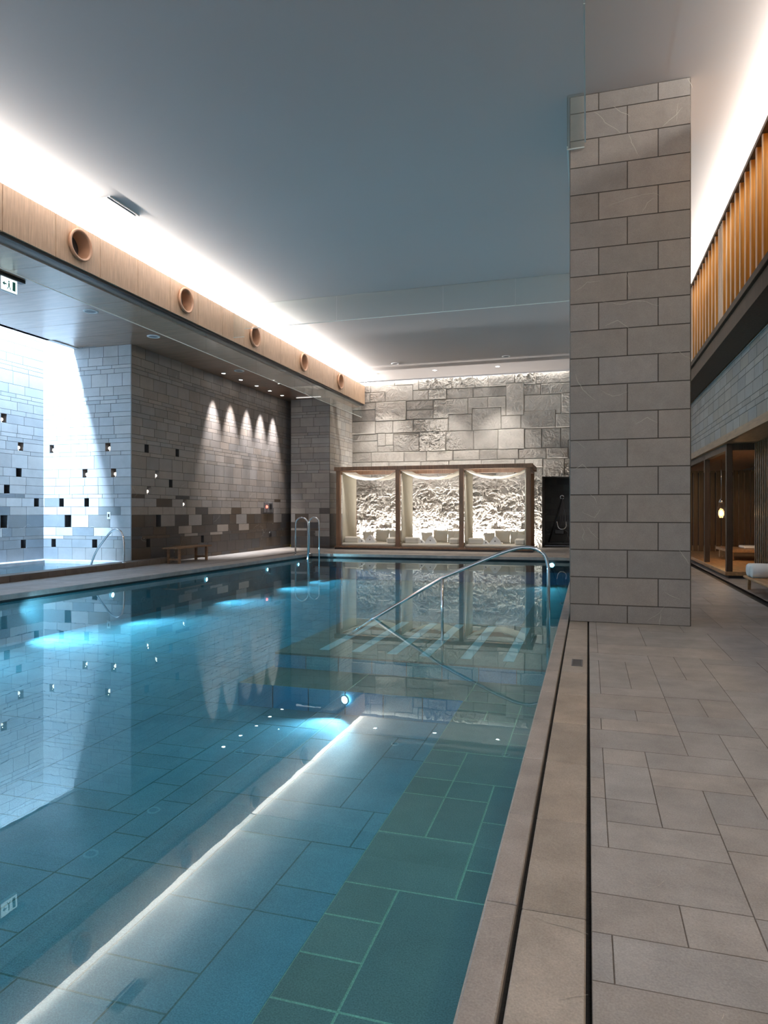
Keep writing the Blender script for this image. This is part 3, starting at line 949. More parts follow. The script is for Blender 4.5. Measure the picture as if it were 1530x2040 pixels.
mb = MB()
y = -1.2
while y < yl + .8:
    ye = min(y + 0.62, yl + .9)
    k = 1 + rd.uniform(-.07, .07); c = (0.34 * k, 0.325 * k, 0.315 * k)
    xa, xb = LX(y), LX(ye)
    e = .003
    mb.face([(xa, y + e, 0), (xa - .5, y + e, 0), (xb - .5, ye - e, 0), (xb, ye - e, 0)][::-1], c)
    if y < yl:
        mb.face([(xa, y, -.075), (xb, min(ye, yl), -.075), (xb, min(ye, yl), 0), (xa, y, 0)], c)
        mb.face([(xa, y, -.075), (xa - .06, y, -.075), (xb - .06, ye, -.075), (xb, ye, -.075)], (0.03,) * 3)  # shade below the coping lip put into these dark face colours
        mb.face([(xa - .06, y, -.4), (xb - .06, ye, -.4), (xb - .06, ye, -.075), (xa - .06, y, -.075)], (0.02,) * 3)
    y = ye
slabs(mb, ashlar_pack(-9.62, -8.24, -1.2, 18.6, 0.23, rd, SZ), -0.002, (0.30, 0.29, 0.285), 0.06, rd)
mb.box(-9.62, -8.1, -1.2, 18.6, -0.3, -0.008, (0.15, 0.145, 0.14))
struct('floor_left_deck', mb, M['deck'])

# ------------------------------------------------------------------ pool basin
FZ, S1, S2 = -0.72, -0.34, -0.50
rt = random.Random(77)
TC = (0.30, 0.36, 0.40)  # grey floor tile turned bluer: light filtered by deep water put into the colour
GR = (0.62, 0.60, 0.42)
GD = (0.17, 0.21, 0.19)
mb = MB()
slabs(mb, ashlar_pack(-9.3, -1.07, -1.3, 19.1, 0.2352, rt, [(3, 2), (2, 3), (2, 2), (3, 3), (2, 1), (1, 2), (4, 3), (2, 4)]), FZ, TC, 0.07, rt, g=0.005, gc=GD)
mb.box(-9.4, -0.2, -1.4, 19.2, -1.0, FZ - 0.004, GD)
struct('floor_pool_basin', mb, M['tile'])
mb = MB()
WB = (0.24, 0.44, 0.52)  # riser and wall tiles: blue of light passing through water put into the colour
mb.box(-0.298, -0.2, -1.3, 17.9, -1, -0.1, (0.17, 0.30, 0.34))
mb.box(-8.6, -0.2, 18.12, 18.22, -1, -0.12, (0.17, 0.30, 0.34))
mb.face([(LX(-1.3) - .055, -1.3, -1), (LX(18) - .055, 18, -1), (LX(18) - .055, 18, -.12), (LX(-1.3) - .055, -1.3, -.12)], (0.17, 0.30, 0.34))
struct('wall_pool_basin', mb, M['tile'])

# ledge along the right side, broad lower step, raised shelf with six white strips
mb = MB()
slabs(mb, ashlar_pack(-1.07, -0.3, 6.0 - 29 * 0.2567, 6.0, 0.2567, rt, [(2, 3), (1, 2), (2, 2), (3, 3), (1, 1), (2, 1)]), S2, (0.36, 0.30, 0.26), 0.09, rt, g=0.005, gc=GR)
slabs(mb, ashlar_pack(-3.32, -0.3, 6.0, 9.3, 0.377, rt, [(2, 2), (1, 2), (2, 1), (3, 2)]), S2, (0.36, 0.30, 0.26), 0.09, rt, g=0.004, gc=GR)
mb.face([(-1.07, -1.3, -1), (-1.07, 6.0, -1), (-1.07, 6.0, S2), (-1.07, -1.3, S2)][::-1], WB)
for k in range(6):
    xa = -3.32 + k * 0.375
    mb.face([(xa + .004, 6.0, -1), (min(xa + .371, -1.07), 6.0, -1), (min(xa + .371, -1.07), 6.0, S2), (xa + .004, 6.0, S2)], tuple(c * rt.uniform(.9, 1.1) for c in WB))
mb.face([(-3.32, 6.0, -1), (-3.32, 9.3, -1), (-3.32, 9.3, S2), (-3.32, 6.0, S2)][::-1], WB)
struct('floor_pool_step', mb, M['tile'])
mb = MB()
slabs(mb, [(-3.28 + 0.497 * k, -3.28 + 0.497 * (k + 1), 6.72 + 0.82 * q, 6.72 + 0.82 * (q + 1)) for k in range(6) for q in range(3)], S1, (0.37, 0.33, 0.28), 0.07, rt, g=0.003, gc=(0.2, 0.25, 0.2))
for k in range(8):
    xa = -3.28 + k * 0.3727
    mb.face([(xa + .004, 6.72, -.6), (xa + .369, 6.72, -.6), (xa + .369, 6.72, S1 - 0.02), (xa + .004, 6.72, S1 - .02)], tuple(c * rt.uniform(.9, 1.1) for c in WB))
mb.box(-3.275, -0.3, 6.73, 9.18, -.6, S1 - .003, (0.3, 0.28, 0.22))
struct('floor_pool_shelf', mb, M['tile'])
LABS = ['leftmost of the six white strips on the underwater shelf', 'second white underwater strip from the left, left of the handrail tip',
        'third white underwater strip from the left, right of the handrail tip', 'fourth white underwater strip from the left, behind the rail post',
        'fifth white underwater strip from the left on the shelf', 'rightmost white underwater strip, next to the pool edge']
for xs_, lab in zip((-2.8, -2.42, -2.02, -1.66, -1.22, -0.78), LABS):
    mb = MB(); mb.box(xs_ - 0.055, xs_ + 0.055, 6.98, 9.05, S1, S1 + 0.006)
    prop(mb.obj('marker_strip', M['strip']), lab, 'marker strip', 'white marker strips on the underwater shelf')

# water
WZ = -0.11
mb = MB()
b = 0.02
P4 = [(-0.304, -1.25), (-0.304, far_edge(-.3) + .075), (LX(yl) - .058, yl + .06), (LX(-1.25) - .058, -1.25)]
mb.face([(x, y, WZ) for x, y in P4])
mb.face([(x, y, -1.1) for x, y in P4][::-1])
for i in range(4):
    a, c = P4[i], P4[(i + 1) % 4]
    mb.face([(*a, -1.1), (*c, -1.1), (*c, WZ), (*a, WZ)])
o = mb.obj('pool_water', M['water'])
prop(o, 'still turquoise water filling the long swimming pool', 'water', kind='stuff')

# underwater lamps
UW = (0.66, 0.87, 1.0)
def uw_lamp(loc, d, power, label, r=0.06, ang=100):
    t = empty('underwater_lamp', loc, 0, label, 'pool lamp', 'underwater pool lamps')
    d = Vector(d).normalized()
    t.rotation_euler = d.to_track_quat('Z', 'Y').to_euler()
    mb = MB(); mb.lathe([(r, 0), (r * .6, 0.012), (0.001, 0.014)], seg=20); mb.obj('lens', M['uw_glow'], t)
    mb = MB(); mb.lathe([(r * 1.35, 0), (r * 1.35, 0.01), (r, 0.012), (r, 0)], seg=20); mb.obj('bezel', M['metal'], t)
    l = spot('underwater_beam', Vector(loc) + d * 0.03, d, power, UW, ang, 1.0, 0.02)
    return t


for y in (0.6, 3.2, 5.8, 7.9):  # unseen beams without lamp bodies, added to brighten the pool floor
    spot('underwater_beam', (LX(y) + 0.02, y, -0.24), (1, 0.8, -0.12), 520, UW, 150, 1.0, 0.05)
for y, lab in ((9.9, 'underwater lamp on the left pool wall, nearest the spa handrail'), (12.7, 'underwater lamp on the left pool wall, in front of the wooden bench'),
               (15.3, 'underwater lamp on the left pool wall, between bench and ladder'), (17.0, 'underwater lamp on the left pool wall, under the ladder')):
    uw_lamp((LX(y) - 0.045, y, -0.26), (1, 0.0, -0.02), 430, lab, r=0.042, ang=120)
uw_lamp((-2.19, 5.985, -0.575), (-0.25, -1, -0.06), 110, 'underwater lamp set in the riser of the lower pool step', 0.035, 110)
uw_lamp((-0.9, 18.02, -0.2), (0, -1, -0.2), 120, 'underwater lamp on the far pool wall, beside the near pillar')
uw_lamp((-0.55, 9.33, -0.5), (0, 1, 0.1), 90, 'hidden underwater lamp behind the raised pool shelf', 0.04, 150)

# ------------------------------------------------------------------ drain cover in the channel stones
t = empty('drain_cover', (-0.083, 5.56, 0), 0, 'small square dark drain cover set in the channel stones in front of the pillar', 'drain cover')
mb = MB(); mb.box(-0.042, 0.042, -0.12, 0.12, -0.001, 0.0035, bev=0.001); mb.obj('plate', M['grey'], t)
mb = MB()
for k in range(6): mb.box(-0.032, 0.032, -0.1 + k * .035, -0.085 + k * .035, 0.0035, 0.0045)
mb.obj('grating', M['black'], t)

# ------------------------------------------------------------------ spa: curb, water, ledge
mb = MB()
y = 1.5
while y < 13.75:
    ye = min(y + 0.42, 13.78)
    k = 1 + rd.uniform(-.08, .08)
    mb.box(XB + 0.01, -9.30, y + .002, ye - .002, -0.02, 0.115, (0.135 * k, 0.115 * k, 0.10 * k), bev=0.005)
    y = ye
mb.box(XB + .01, -9.31, 1.5, 13.77, -0.02, 0.11, (0.06, 0.055, 0.05))
prop(mb.obj('spa_curb', M['deck']), 'low dark stone kerb between the spa pool and the pool deck', 'kerb')
mb = MB()
mb.box(XC + .01, XC + 0.32, 3.0, ZB - .3, -0.3, 0.10, (0.45, 0.46, 0.48))
mb.box(XC + .01, XB, ZB - 0.3, ZB - .01, -0.3, 0.10, (0.45, 0.46, 0.48))
mb.box(XC + .01, XB + .02, 3.0, ZB, -1.0, -0.9, (0.72, 0.74, 0.78))
mb.box(XC + 0.32, XC + 0.36, 3, ZB - 0.34, -.3, 0.035, (0.10, 0.11, 0.12))
struct('floor_spa_basin', mb, M['deck'])
mb = MB()
mb.box(XC + .3, XB + .015, 3.0, ZB - .29, -0.92, 0.04)
prop(mb.obj('spa_water', M['spa_water']), 'pale water in the spa basin behind the dark kerb', 'water', kind='stuff')


def arc(c, r, a0, a1, n, plane='xz'):
    out = []
    for k in range(n + 1):
        a = math.radians(a0 + (a1 - a0) * k / n)
        out.append((c[0] + r * math.cos(a), c[1], c[2] + r * math.sin(a)) if plane == 'xz' else (c[0], c[1] + r * math.cos(a), c[2] + r * math.sin(a)))
    return out


def smooth_path(pts, it=3):
    pts = [Vector(p) for p in pts]
    for _ in range(it):
        out = [pts[0]]
        for a, b in zip(pts[:-1], pts[1:]):
            out += [a.lerp(b, .25), a.lerp(b, .75)]
        out.append(pts[-1]); pts = out
    return pts


# spa handrail
t = empty('spa_handrail', (-9.42, 12.0, 0.1), 0, 'curved chrome handrail rising from the kerb of the spa pool', 'handrail')
for dy, nm in ((0, 'rail'),):
    mb = MB()
    mb.tube(smooth_path([(0.10, dy, 0.01), (0.10, dy, 0.50), (0.02, dy, 0.70), (-0.18, dy, 0.72), (-0.42, dy, 0.46), (-0.62, dy, 0.22), (-0.76, dy, -0.12)]), 0.021, 14)
    mb.obj(nm, M['metal'], t)
mb = MB(); mb.lathe([(0.045, 0.0), (0.045, 0.012), (0.024, 0.02)], center=(0.10, 0, 0.01)); mb.obj('floor_flange', M['metal'], t)

# ------------------------------------------------------------------ pool ladder (two chrome hoops)
t = empty('pool_ladder', (-7.6, 17.2, 0), 0, 'pair of tall chrome hoop handles of the pool ladder at the far left corner', 'ladder')
for y0, xa, xb in ((-0.2, -0.06, 0.31), (0.25, 0.15, 0.45)):
    mb = MB()
    r = (xb - xa) / 2
    mb.tube([(xa, y0, 0.0), (xa, y0, 1.02 - r)] + arc(((xa + xb) / 2, y0, 1.02 - r), r, 180, 0, 14)[1:-1] + [(xb, y0, 1.02 - r), (xb, y0, -0.65)], 0.021, 12)
    mb.obj('hoop', M['metal'], t)
    mb = MB(); mb.lathe([(0.05, 0.0), (0.05, 0.012), (0.024, 0.025)], center=(xa, y0, 0.0)); mb.obj('floor_flange', M['metal'], t)
for z in (-0.25, -0.5):
    mb = MB(); mb.box(0.33, 0.40, -0.18, 0.24, z, z + .025, bev=0.004); mb.obj('tread', M['metal'], t)

# ------------------------------------------------------------------ main handrail over the steps
t = empty('pool_handrail', (-0.43, 7.85, S1), 0, 'chrome handrail arching over the pool steps and sloping down into the water', 'handrail')
mb = MB()
o = -S1
mb.tube([(0, 0, 0.0), (0, 0, 0.55 + o)] + smooth_path([(0, 0, 0.56 + o), (-0.03, 0, 0.70 + o), (-0.14, 0, 0.78 + o), (-0.30, 0, 0.79 + o), (-0.52, 0, 0.72 + o), (-0.75, 0, 0.62 + o), (-1.22, 0, 0.41 + o)], 3)[1:] + [(-2.03, 0, -0.085 + o), (-2.4, 0, 0.0)], 0.02, 14)
mb.obj('rail', M['metal'], t)
mb = MB(); mb.tube([(-1.22, 0, 0.0), (-1.22, 0, 0.41 + o)], 0.016, 12); mb.obj('post', M['metal'], t)

# ------------------------------------------------------------------ right side: stone wall band, slatted screen, soffits
XR = 2.30
mb = MB()
ashlar_wall(mb, lambda u, z, o: (XR - o, u, z), 3.0, 24.0, 3.70, base_dark=False, seed=40, lt=(0.225, 0.19, 0.168), block=0.55, vary=0.16, zbot=2.52)
struct('wall_right', mb, M['stone'])
mb = MB()
mb.box(XR + .01, 4.4, 3.0, 24.0, 2.40, 2.50)
mb.box(XR - 0.012, XR + 0.02, 3.0, 24.0, 2.40, 2.53)
struct('ceiling_right_soffit', mb, M['bench_wood'])
mb = MB()
mb.box(4.3, 4.4, 3, 24, 0, 2.5); mb.box(2.3, 4.4, 23.3, 23.4, 0, 2.5)
struct('wall_cabin_back', mb, M['dark_wood'])
mb = MB()
mb.box(2.75, 4.3, -4, 3.0, 0, 2.5)
mb.box(2.28, 2.6, -4, 24, 3.72, 5.7)
struct('wall_right_upper', mb, M['amber_wood'])
mb = MB()
mb.box(4.2, 4.4, -4, 24.2, 2.5, 5.8); mb.box(1.0, 4.3, 24.2, 24.4, 0, 5.8)
struct('wall_right_end', mb, M['ceiling'])

XS = 1.90
scr = empty('slatted_screen', (XS, 6, 3.70), 0, 'backlit amber timber screen of upright slats high on the right-hand side', 'screen')
mb = MB(); mb.box(0, 0.38, -4, 18.2, 0.0, 0.06); mb.box(-0.0, 0.10, -4, 18.2, 0.06, 0.16); mb.box(0.035, 0.10, -4, 18.2, 0.16, 0.27); mb.obj('sill_beam', M['dark_wood'], scr)
mb = MB(); mb.box(-0.01, 0.06, -4, 18.2, 0.27, 0.36, bev=.004); mb.obj('bottom_rail', M['dark_wood'], scr)
mb = MB(); mb.box(-0.02, 0.06, -4, 18.2, 1.78, 1.84, bev=.004); mb.obj('top_rail', M['dark_wood'], scr)
ysl = []
y = -0.4
k = 0
while y < 18.1:
    ysl.append(y)
    k += 1
    y += 0.10 if (k % 12) in (9, 10, 11) else 0.30
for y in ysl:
    mb = MB(); mb.box(0.006, 0.09, y - 0.016, y + 0.016, 0.36, 1.79, (0.36, 0.17, 0.03)); mb.box(-0.006, 0.006, y - 0.018, y + 0.018, 0.36, 1.79, (0.62, 0.47, 0.36)); mb.obj('slat', M['slat_attr'], scr)  # pale front strip: the lit slat edge put into the colour

# floor slot near the cabins
# ------------------------------------------------------------------ timber cabins under the wall
cab = empty('timber_cabin', (2.36, 13.3, 0), 0, 'dark timber cabin with posts and raised floor under the right-hand wall', 'cabin')
mb = MB(); mb.box(0.04, 1.9, 0.05, 9.9, 0.0, 0.05); mb.obj('plinth', M['black'], cab)
mb = MB(); mb.box(-0.02, 1.9, 0.0, 9.9, 0.05, 0.12, bev=.004); mb.obj('floor_board', M['tan_wood'], cab)
for (px, py) in ((0.0, 0.0), (0.0, 2.35), (0.0, 5.2), (1.35, 0.0), (1.35, 2.35)):
    mb = MB(); mb.box(px, px + 0.1, py, py + 0.1, 0.12, 2.40, bev=.004); mb.obj('post', M['dark_wood'], cab)
mb = MB(); mb.box(0.0, 0.1, 0.1, 9.9, 2.28, 2.40); mb.obj('head_beam', M['dark_wood'], cab)
mb = MB(); mb.box(0.1, 1.9, 0.0, 0.1, 2.28, 2.40); mb.obj('head_beam', M['dark_wood'], cab)
for k in range(12):
    mb = MB(); mb.box(0.22 + k * .14, 0.33 + k * .14, 6.6, 6.64, 0.12, 2.28); mb.obj('back_panel', M['slat_wood'], cab)
mb = MB(); mb.box(1.86, 1.9, 0.1, 9.8, 0.12, 2.28); mb.obj('side_panel', M['slat_wood'], cab)
mb = MB(); mb.box(0.55, 1.6, 2.9, 4.4, 0.3, 0.36, bev=.005); mb.box(0.6, 0.68, 3, 3.08, 0.12, 0.3); mb.box(0.6, 0.68, 4.2, 4.28, 0.12, 0.3); mb.obj('inner_bench', M['tan_wood'], cab)
mb = MB(); mb.box(1.0, 1.6, 0.9, 1.5, 0.72, 0.75, bev=.004); mb.box(1.0, 1.05, 0.9, .95, 0.12, 0.72); mb.obj('shelf', M['tan_wood'], cab)

scrn = empty('slat_panel', (2.80, 11.2, 0), 0, 'dark panelled wall with narrow upright slats behind the towel bench', 'panel')
mb = MB(); mb.box(0.05, 0.12, -8, 2.1, 0, 2.39); mb.obj('backing_board', M['dark_wood'], scrn)
for k in range(9):
    mb = MB(); mb.box(0.0, 0.05, 0.9 + k * 0.14, 0.94 + k * .14, 0, 2.39, bev=.003); mb.obj('slat', M['slat_wood'], scrn)

# lantern hanging in the cabin
LP = (2.72, 15.9)
t = empty('hanging_lantern', (LP[0], LP[1], 1.05), 0, 'small glowing glass lantern hanging from a thin cord in the cabin', 'lantern')
mb = MB(); mb.tube([(0, 0, 0.42), (0, 0, 1.25)], 0.006, 6); mb.obj('cord', M['metal'], t)
mb = MB(); mb.lathe([(0.001, 0.42), (0.02, 0.40), (0.045, 0.36), (0.05, 0.33), (0.001, 0.33)]); mb.obj('cap', M['metal'], t)
mb = MB(); mb.lathe([(0.001, 0.0), (0.075, 0.0), (0.08, 0.02), (0.08, 0.20), (0.045, 0.30), (0.045, 0.33)], seg=24); mb.obj('glass_shade', M['lantern_glass'], t)
mb = MB(); mb.lathe([(0.001, 0.045), (0.03, 0.07), (0.035, 0.10), (0.02, 0.15), (0.001, 0.17)], seg=16); mb.obj('bulb', M['amber_glow'], t)
pl = bpy.data.lights.new('lantern_light', 'POINT'); pl.energy = 14; pl.color = (1, 0.6, 0.28); pl.shadow_soft_size = 0.09
po = bpy.data.objects.new('lantern_light', pl); po.location = (LP[0], LP[1], 1.15); col.objects.link(po)
area('cabin_downlight', (3.3, 14.8, 2.26), (0, 0, -1), 0.5, 0.5, 14, (1, 0.7, 0.42))

spot('bench_downlight', (2.7, 11.0, 2.38), (0, 0.05, -1), 28, NEUT, 80, 1.0, 0.04)
# bench with rolled towels at the right edge
t = empty('towel_bench', (2.50, 10.9, 0), 0, 'low light-wood bench holding rolled white towels at the right edge', 'bench')
mb = MB(); mb.box(-0.2, 0.2, -0.9, 0.75, 0.17, 0.205, bev=.008); mb.obj('seat', M['tan_wood'], t)
for sx in (-0.16, 0.12):
    for sy in (-0.8, 0.6):
        mb = MB(); mb.box(sx, sx + .04, sy, sy + .04, 0, 0.17, bev=.003); mb.obj('leg', M['tan_wood'], t)


def towel_roll(name, loc, L, r, label, group, axis='x', mat_=None):
    mb = MB()
    n = 22
    prof = [(0.001, -L / 2 - .004), (r * .8, -L / 2 - .006), (r, -L / 2 + .02), (r * 1.02, 0), (r, L / 2 - .02), (r * .8, L / 2 + .006), (0.001, L / 2 + .004)]
    mb.lathe(prof, axis=axis, seg=n)
    sp = []
    for k in range(40):
        a = k / 40 * 5 * math.pi * 2 / 2; rr_ = r * 0.12 + r * 0.75 * k / 40
        sp.append((L / 2 + .007, rr_ * math.cos(a), rr_ * math.sin(a)) if axis == 'x' else (rr_ * math.cos(a), -L / 2 - .007, rr_ * math.sin(a)))
    mb.tube(sp, 0.004, 5)
    o = mb.obj(name, mat_ or M['towel'], loc=loc)
    return prop(o, label, 'towel', group)


towel_roll('rolled_towel', (2.50, 11.45, 0.305), 0.36, 0.10, 'rolled white towel at the far end of the light-wood bench', 'towels on the right bench')
towel_roll('rolled_towel', (2.50, 11.22, 0.305), 0.36, 0.10, 'rolled white towel second along the light-wood bench, cut by the photo edge', 'towels on the right bench')
mb = MB(); mb.box(-.25, .25, -.3, .3, 0, .06, bev=.02)
prop(mb.obj('folded_towel', M['towel'], loc=(3.55, 16.9, 0.36)), 'white towel lying on the bench inside the dark cabin', 'towel')
mb = MB(); mb.grid(lambda u, v: (0.02 * math.sin(u * 20), (u - .5) * .34, -.34 * v), 24, 10)
ro = mb.obj('robe', M['towel'], loc=(2.95, 13.72, 0.62))
prop(ro, 'white cloth hanging beside the slatted panel in the cabin', 'cloth')
sol = ro.modifiers.new('thick', 'SOLIDIFY'); sol.thickness = 0.03

# ------------------------------------------------------------------ wooden bench on the left
t = empty('wooden_bench', (-9.08, 14.0, 0), 0, 'small brown wooden bench against the dark stone of the left wall', 'bench')
mb = MB()
for k in range(4): mb.box(-0.2 + k * .1, -0.105 + k * .1, -0.75, 0.75, 0.335, 0.365, bev=.004)
mb.obj('seat', M['bench_wood'], t)
for sx in (-0.17, 0.12):
    for sy in (-0.6, 0.54):
        mb = MB(); mb.box(sx, sx + .05, sy, sy + .055, 0, 0.335, bev=.003); mb.obj('leg', M['bench_wood'], t)
for sy in (-0.585, 0.555):
    mb = MB(); mb.box(-0.12, 0.12, sy, sy + .025, 0.07, 0.11); mb.obj('stretcher', M['bench_wood'], t)

# ------------------------------------------------------------------ niche lamps
def niche_lamp(loc, label, out):
    t = empty('niche_lamp', loc, 0, label, 'lamp', 'small glass lamps in the wall niches')
    mb = MB(); mb.lathe([(0.001, 0.0), (0.03, 0.0), (0.03, 0.008), (0.012, 0.012), (0.012, 0.03)], seg=14); mb.obj('base', M['metal'], t)
    mb = MB(); mb.lathe([(0.001, 0.03), (0.026, 0.045), (0.034, 0.07), (0.026, 0.098), (0.001, 0.108)], seg=16); mb.obj('globe', M['spark'], t)
    l = bpy.data.lights.new('niche_light', 'POINT'); l.energy = 0.05; l.color = (1, 0.85, 0.7); l.shadow_soft_size = 0.004
    lo = bpy.data.objects.new('niche_light', l); lo.location = (loc[0] + out[0] * .03, loc[1] + out[1] * .05, loc[2] + 0.125); col.objects.link(lo)


zb_ = lambda r: COURSES[r] + 0.002
for x, r, lab in ((-11.73, R271, 'lit niche lamp high on the end wall, next to the recess corner'), (-10.205, R271, 'lit niche lamp high on the end wall at its right'),
                  (-10.815, R214, 'lit niche lamp in the second row of the end wall, left one'), (-10.055, R214, 'lit niche lamp in the second row of the end wall, right one')):
    niche_lamp((x, ZB + 0.06, zb_(r)), lab, (0, -1))
for y, r, lab in ((13.53, R214, 'highest lit niche lamp on the long dark left wall'), (13.22, R176, 'lit niche lamp on the long left wall, the one nearest its corner'),
                  (14.65, R149, 'lowest lit niche lamp on the long left wall, farthest right')):
    niche_lamp((XB - 0.045, y, zb_(r)), lab, (1, 0))
for y, r, lab in ((11.495, course_of(3.2), 'highest lit niche lamp, on the spa side wall at the photo edge'), (11.945, R271, 'lower lit niche lamp on the spa side wall')):
    niche_lamp((XC - 0.06, y, zb_(r)), lab, (1, 0))

# wall call panel and switch
t = empty('call_panel', (XB + 0.008, 19.22, 1.28), 0, 'wall panel with a glowing red light beside the dark gap', 'panel')
mb = MB(); mb.box(0, 0.02, -0.3, 0.3, -0.13, 0.19, bev=.004); plate = mb.obj('plate', M['grey'], t)
mb = MB(); mb.lathe([(0.045, 0.02), (0.04, 0.045), (0.001, 0.055)], axis='x', center=(0, -0.14, 0.05)); mb.obj('red_lamp', M['red'], plate)
mb = MB(); mb.box(0.02, 0.03, 0.05, 0.22, -0.03, 0.14); mb.obj('screen', M['black'], plate)
mb = MB(); mb.lathe([(0.09, 0), (0.09, 0.02), (0.06, 0.03), (0.001, 0.03)], axis='x')
prop(mb.obj('wall_outlet', M['black'], loc=(XB + .008, 19.35, 0.47)), 'round black socket low on the dark left wall under the red-lit panel', 'socket')
t = empty('wall_switch', (-10.17, ZB - 0.008, 1.1), 0, 'small white switch plate on the pale end wall of the spa', 'switch')
mb = MB(); mb.box(-0.045, 0.045, -0.014, 0, -0.08, 0.08, bev=.004); mb.obj('plate', M['white'], t)
mb = MB(); mb.box(-0.016, 0.016, -0.02, -0.012, -0.035, 0.035); mb.obj('rocker', M['black'], t)
# yellow object in the gap
mb = MB(); mb.lathe([(0.001, 0), (0.14, 0), (0.16, 0.02), (0.15, 0.055), (0.09, 0.075), (0.001, 0.08)], seg=28)
prop(mb.obj('yellow_float', M['yellow'], loc=(-9.48, 20.95, 0.0)), 'flat round yellow float lying on the floor in the dark gap', 'float')

# ------------------------------------------------------------------ exit sign
t = empty('exit_sign', (-8.62, 8.35, 4.72), 0, 'small illuminated exit sign box hanging under the bluish soffit', 'sign')
mb = MB(); mb.box(-0.03, 0.03, -0.16, 0.16, -0.13, 0.09, bev=.006); mb.obj('housing', M['white'], t)
mb = MB(); mb.box(0.03, 0.036, -0.15, 0.15, -0.12, 0.08); sign_face = mb.obj('face', M['sign'], t)
mb = MB()
mb.box(0.036, 0.039, 0.06, 0.115, -0.09, 0.05)
mb.box(0.036, 0.039, -0.02, 0.005, -0.05, 0.01); mb.lathe([(0.014, 0.036), (0.001, 0.039)], axis='x', center=(0, -0.008, 0.03))
mb.face([(0.037, -0.02, -0.05), (0.037, -0.05, -0.09), (0.037, -0.035, -0.09), (0.037, -0.005, -0.05)])
mb.face([(0.037, -0.005, -0.05), (0.037, 0.02, -0.09), (0.037, 0.035, -0.085), (0.037, 0.01, -0.045)])
mb.face([(0.037, -0.13, -0.02), (0.037, -0.09, -0.055), (0.037, -0.09, 0.015)])
mb.box(0.036, 0.038, -0.09, -0.055, -0.03, -0.01)
mb.obj('pictogram', M['sign_ink'], sign_face)
mb = MB(); mb.box(-0.05, 0.05, -0.3, 0.3, 0.09, 0.14 - .001); mb.obj('ceiling_track', M['black'], t)

# ------------------------------------------------------------------ ceiling fittings
def downlight(loc, label, lit=True, r=0.06, group='recessed ceiling downlights', nm='downlight'):
    t = empty(nm, loc, 0, label, 'downlight' if lit else 'speaker', group)
    mb = MB(); mb.lathe([(r * 1.35, 0.0), (r * 1.3, -0.012), (r, -0.012), (r * .95, -0.002)], seg=24); mb.obj('rim', M['white'], t)
    mb = MB(); mb.lathe([(r, -0.004), (0.001, -0.0041)], seg=24); mb.obj('lens' if lit else 'grille', M['lamp'] if lit else M['grey'], t)


for x, lab in ((-6.7, 'leftmost lit downlight in the ceiling above the rock wall'), (-4.7, 'middle lit downlight in the ceiling above the rock wall'),
               (-2.7, 'rightmost lit downlight in the ceiling above the rock wall')):
    downlight((x, 21.2, CEIL), lab)
for x, lab in ((-5.65, 'left unlit round grille in the white ceiling near the rock wall'), (-2.29, 'right unlit round grille in the white ceiling near the rock wall')):
    downlight((x, 19.9, CEIL), lab, False, 0.09, 'round ceiling speakers', 'ceiling_speaker')
for y, lab in ((15.96, 'nearest of the row of lit downlights in the wooden soffit'), (16.89, 'second lit downlight along the wooden soffit'),
               (17.83, 'third and middle lit downlight of the wooden soffit row'), (18.69, 'fourth lit downlight along the wooden soffit'),
               (19.55, 'farthest lit downlight in the wooden soffit, beside the far pillar')):
    downlight((-9.27, y, SOF), lab, True, 0.05)
downlight((-8.5, 17.7, SOF), 'small lit downlight seen through the glass strip under the beam', True, 0.025)
for y, lab in ((10.3, 'round grille in the bluish soffit, nearest the camera'), (12.17, 'round grille in the soffit above the corner of the stone wall'),
               (15.8, 'round grille in the soffit next to the row of lit downlights')):
    downlight((-8.72, y, SOF), lab, False, 0.1, 'round ceiling speakers', 'ceiling_speaker')
t = empty('linear_light', (-8.6, 20.1, SOF), 0, 'thin white linear light in the soffit seen through the glass strip', 'light')
mb = MB(); mb.box(-0.42, 0.42, -0.03, 0.03, -0.015, 0.0); mb.obj('diffuser', mat('linear_glow', (1, 1, 1), 0.4, emit=(1, 0.97, 0.92), estr=0.8), t)
t = empty('ceiling_vent', (-6.82, 8.46, CEIL), 0, 'flush square air vent panel in the ceiling beside the bright cove', 'vent')
mb = MB(); mb.box(-0.27, 0.21, -0.32, 0.32, -0.012, 0, bev=.003); mb.obj('cover_plate', M['ceiling'], t)
mb = MB(); mb.box(0.225, 0.262, -0.33, 0.33, -0.008, 0.0); mb.obj('slot', M['grey'], t)
mb = MB(); mb.box(0.262, 0.27, -0.335, 0.335, -0.02, 0.0); mb.obj('frame', M['white'], t)

# ------------------------------------------------------------------ daybed pavilion (three bays)
pav = empty('daybed_pavilion', (-7.53, 20.0, 0), 0, 'long brown timber pavilion of three open bays in front of the lit rock wall', 'pavilion')
fx = [0.0, 1.94, 3.91, 5.87]
D = 1.5
mb = MB(); mb.box(-0.09, 6.0, -0.12, D + .1, 0.0, 0.05); mb.obj('plinth', M['black'], pav)
mb = MB(); mb.box(-0.09, 6.0, -0.14, D + .1, 0.05, 0.10, bev=.004); mb.obj('platform', M['cab_wood'], pav)
for x in fx:
    mb = MB(); mb.box(x - 0.065, x + 0.065, -0.06, 0.06, 0.10, 2.46, bev=.004); mb.obj('post', M['cab_wood'], pav)
    mb = MB(); mb.box(x - 0.055, x + 0.055, D - .06, D + 0.06, 0.10, 2.42, bev=.004); mb.obj('post', M['cab_wood'], pav)
    mb = MB(); mb.box(x - 0.05, x + 0.05, 0.06, D - .06, 2.36, 2.44); mb.obj('cross_beam', M['cab_wood'], pav)
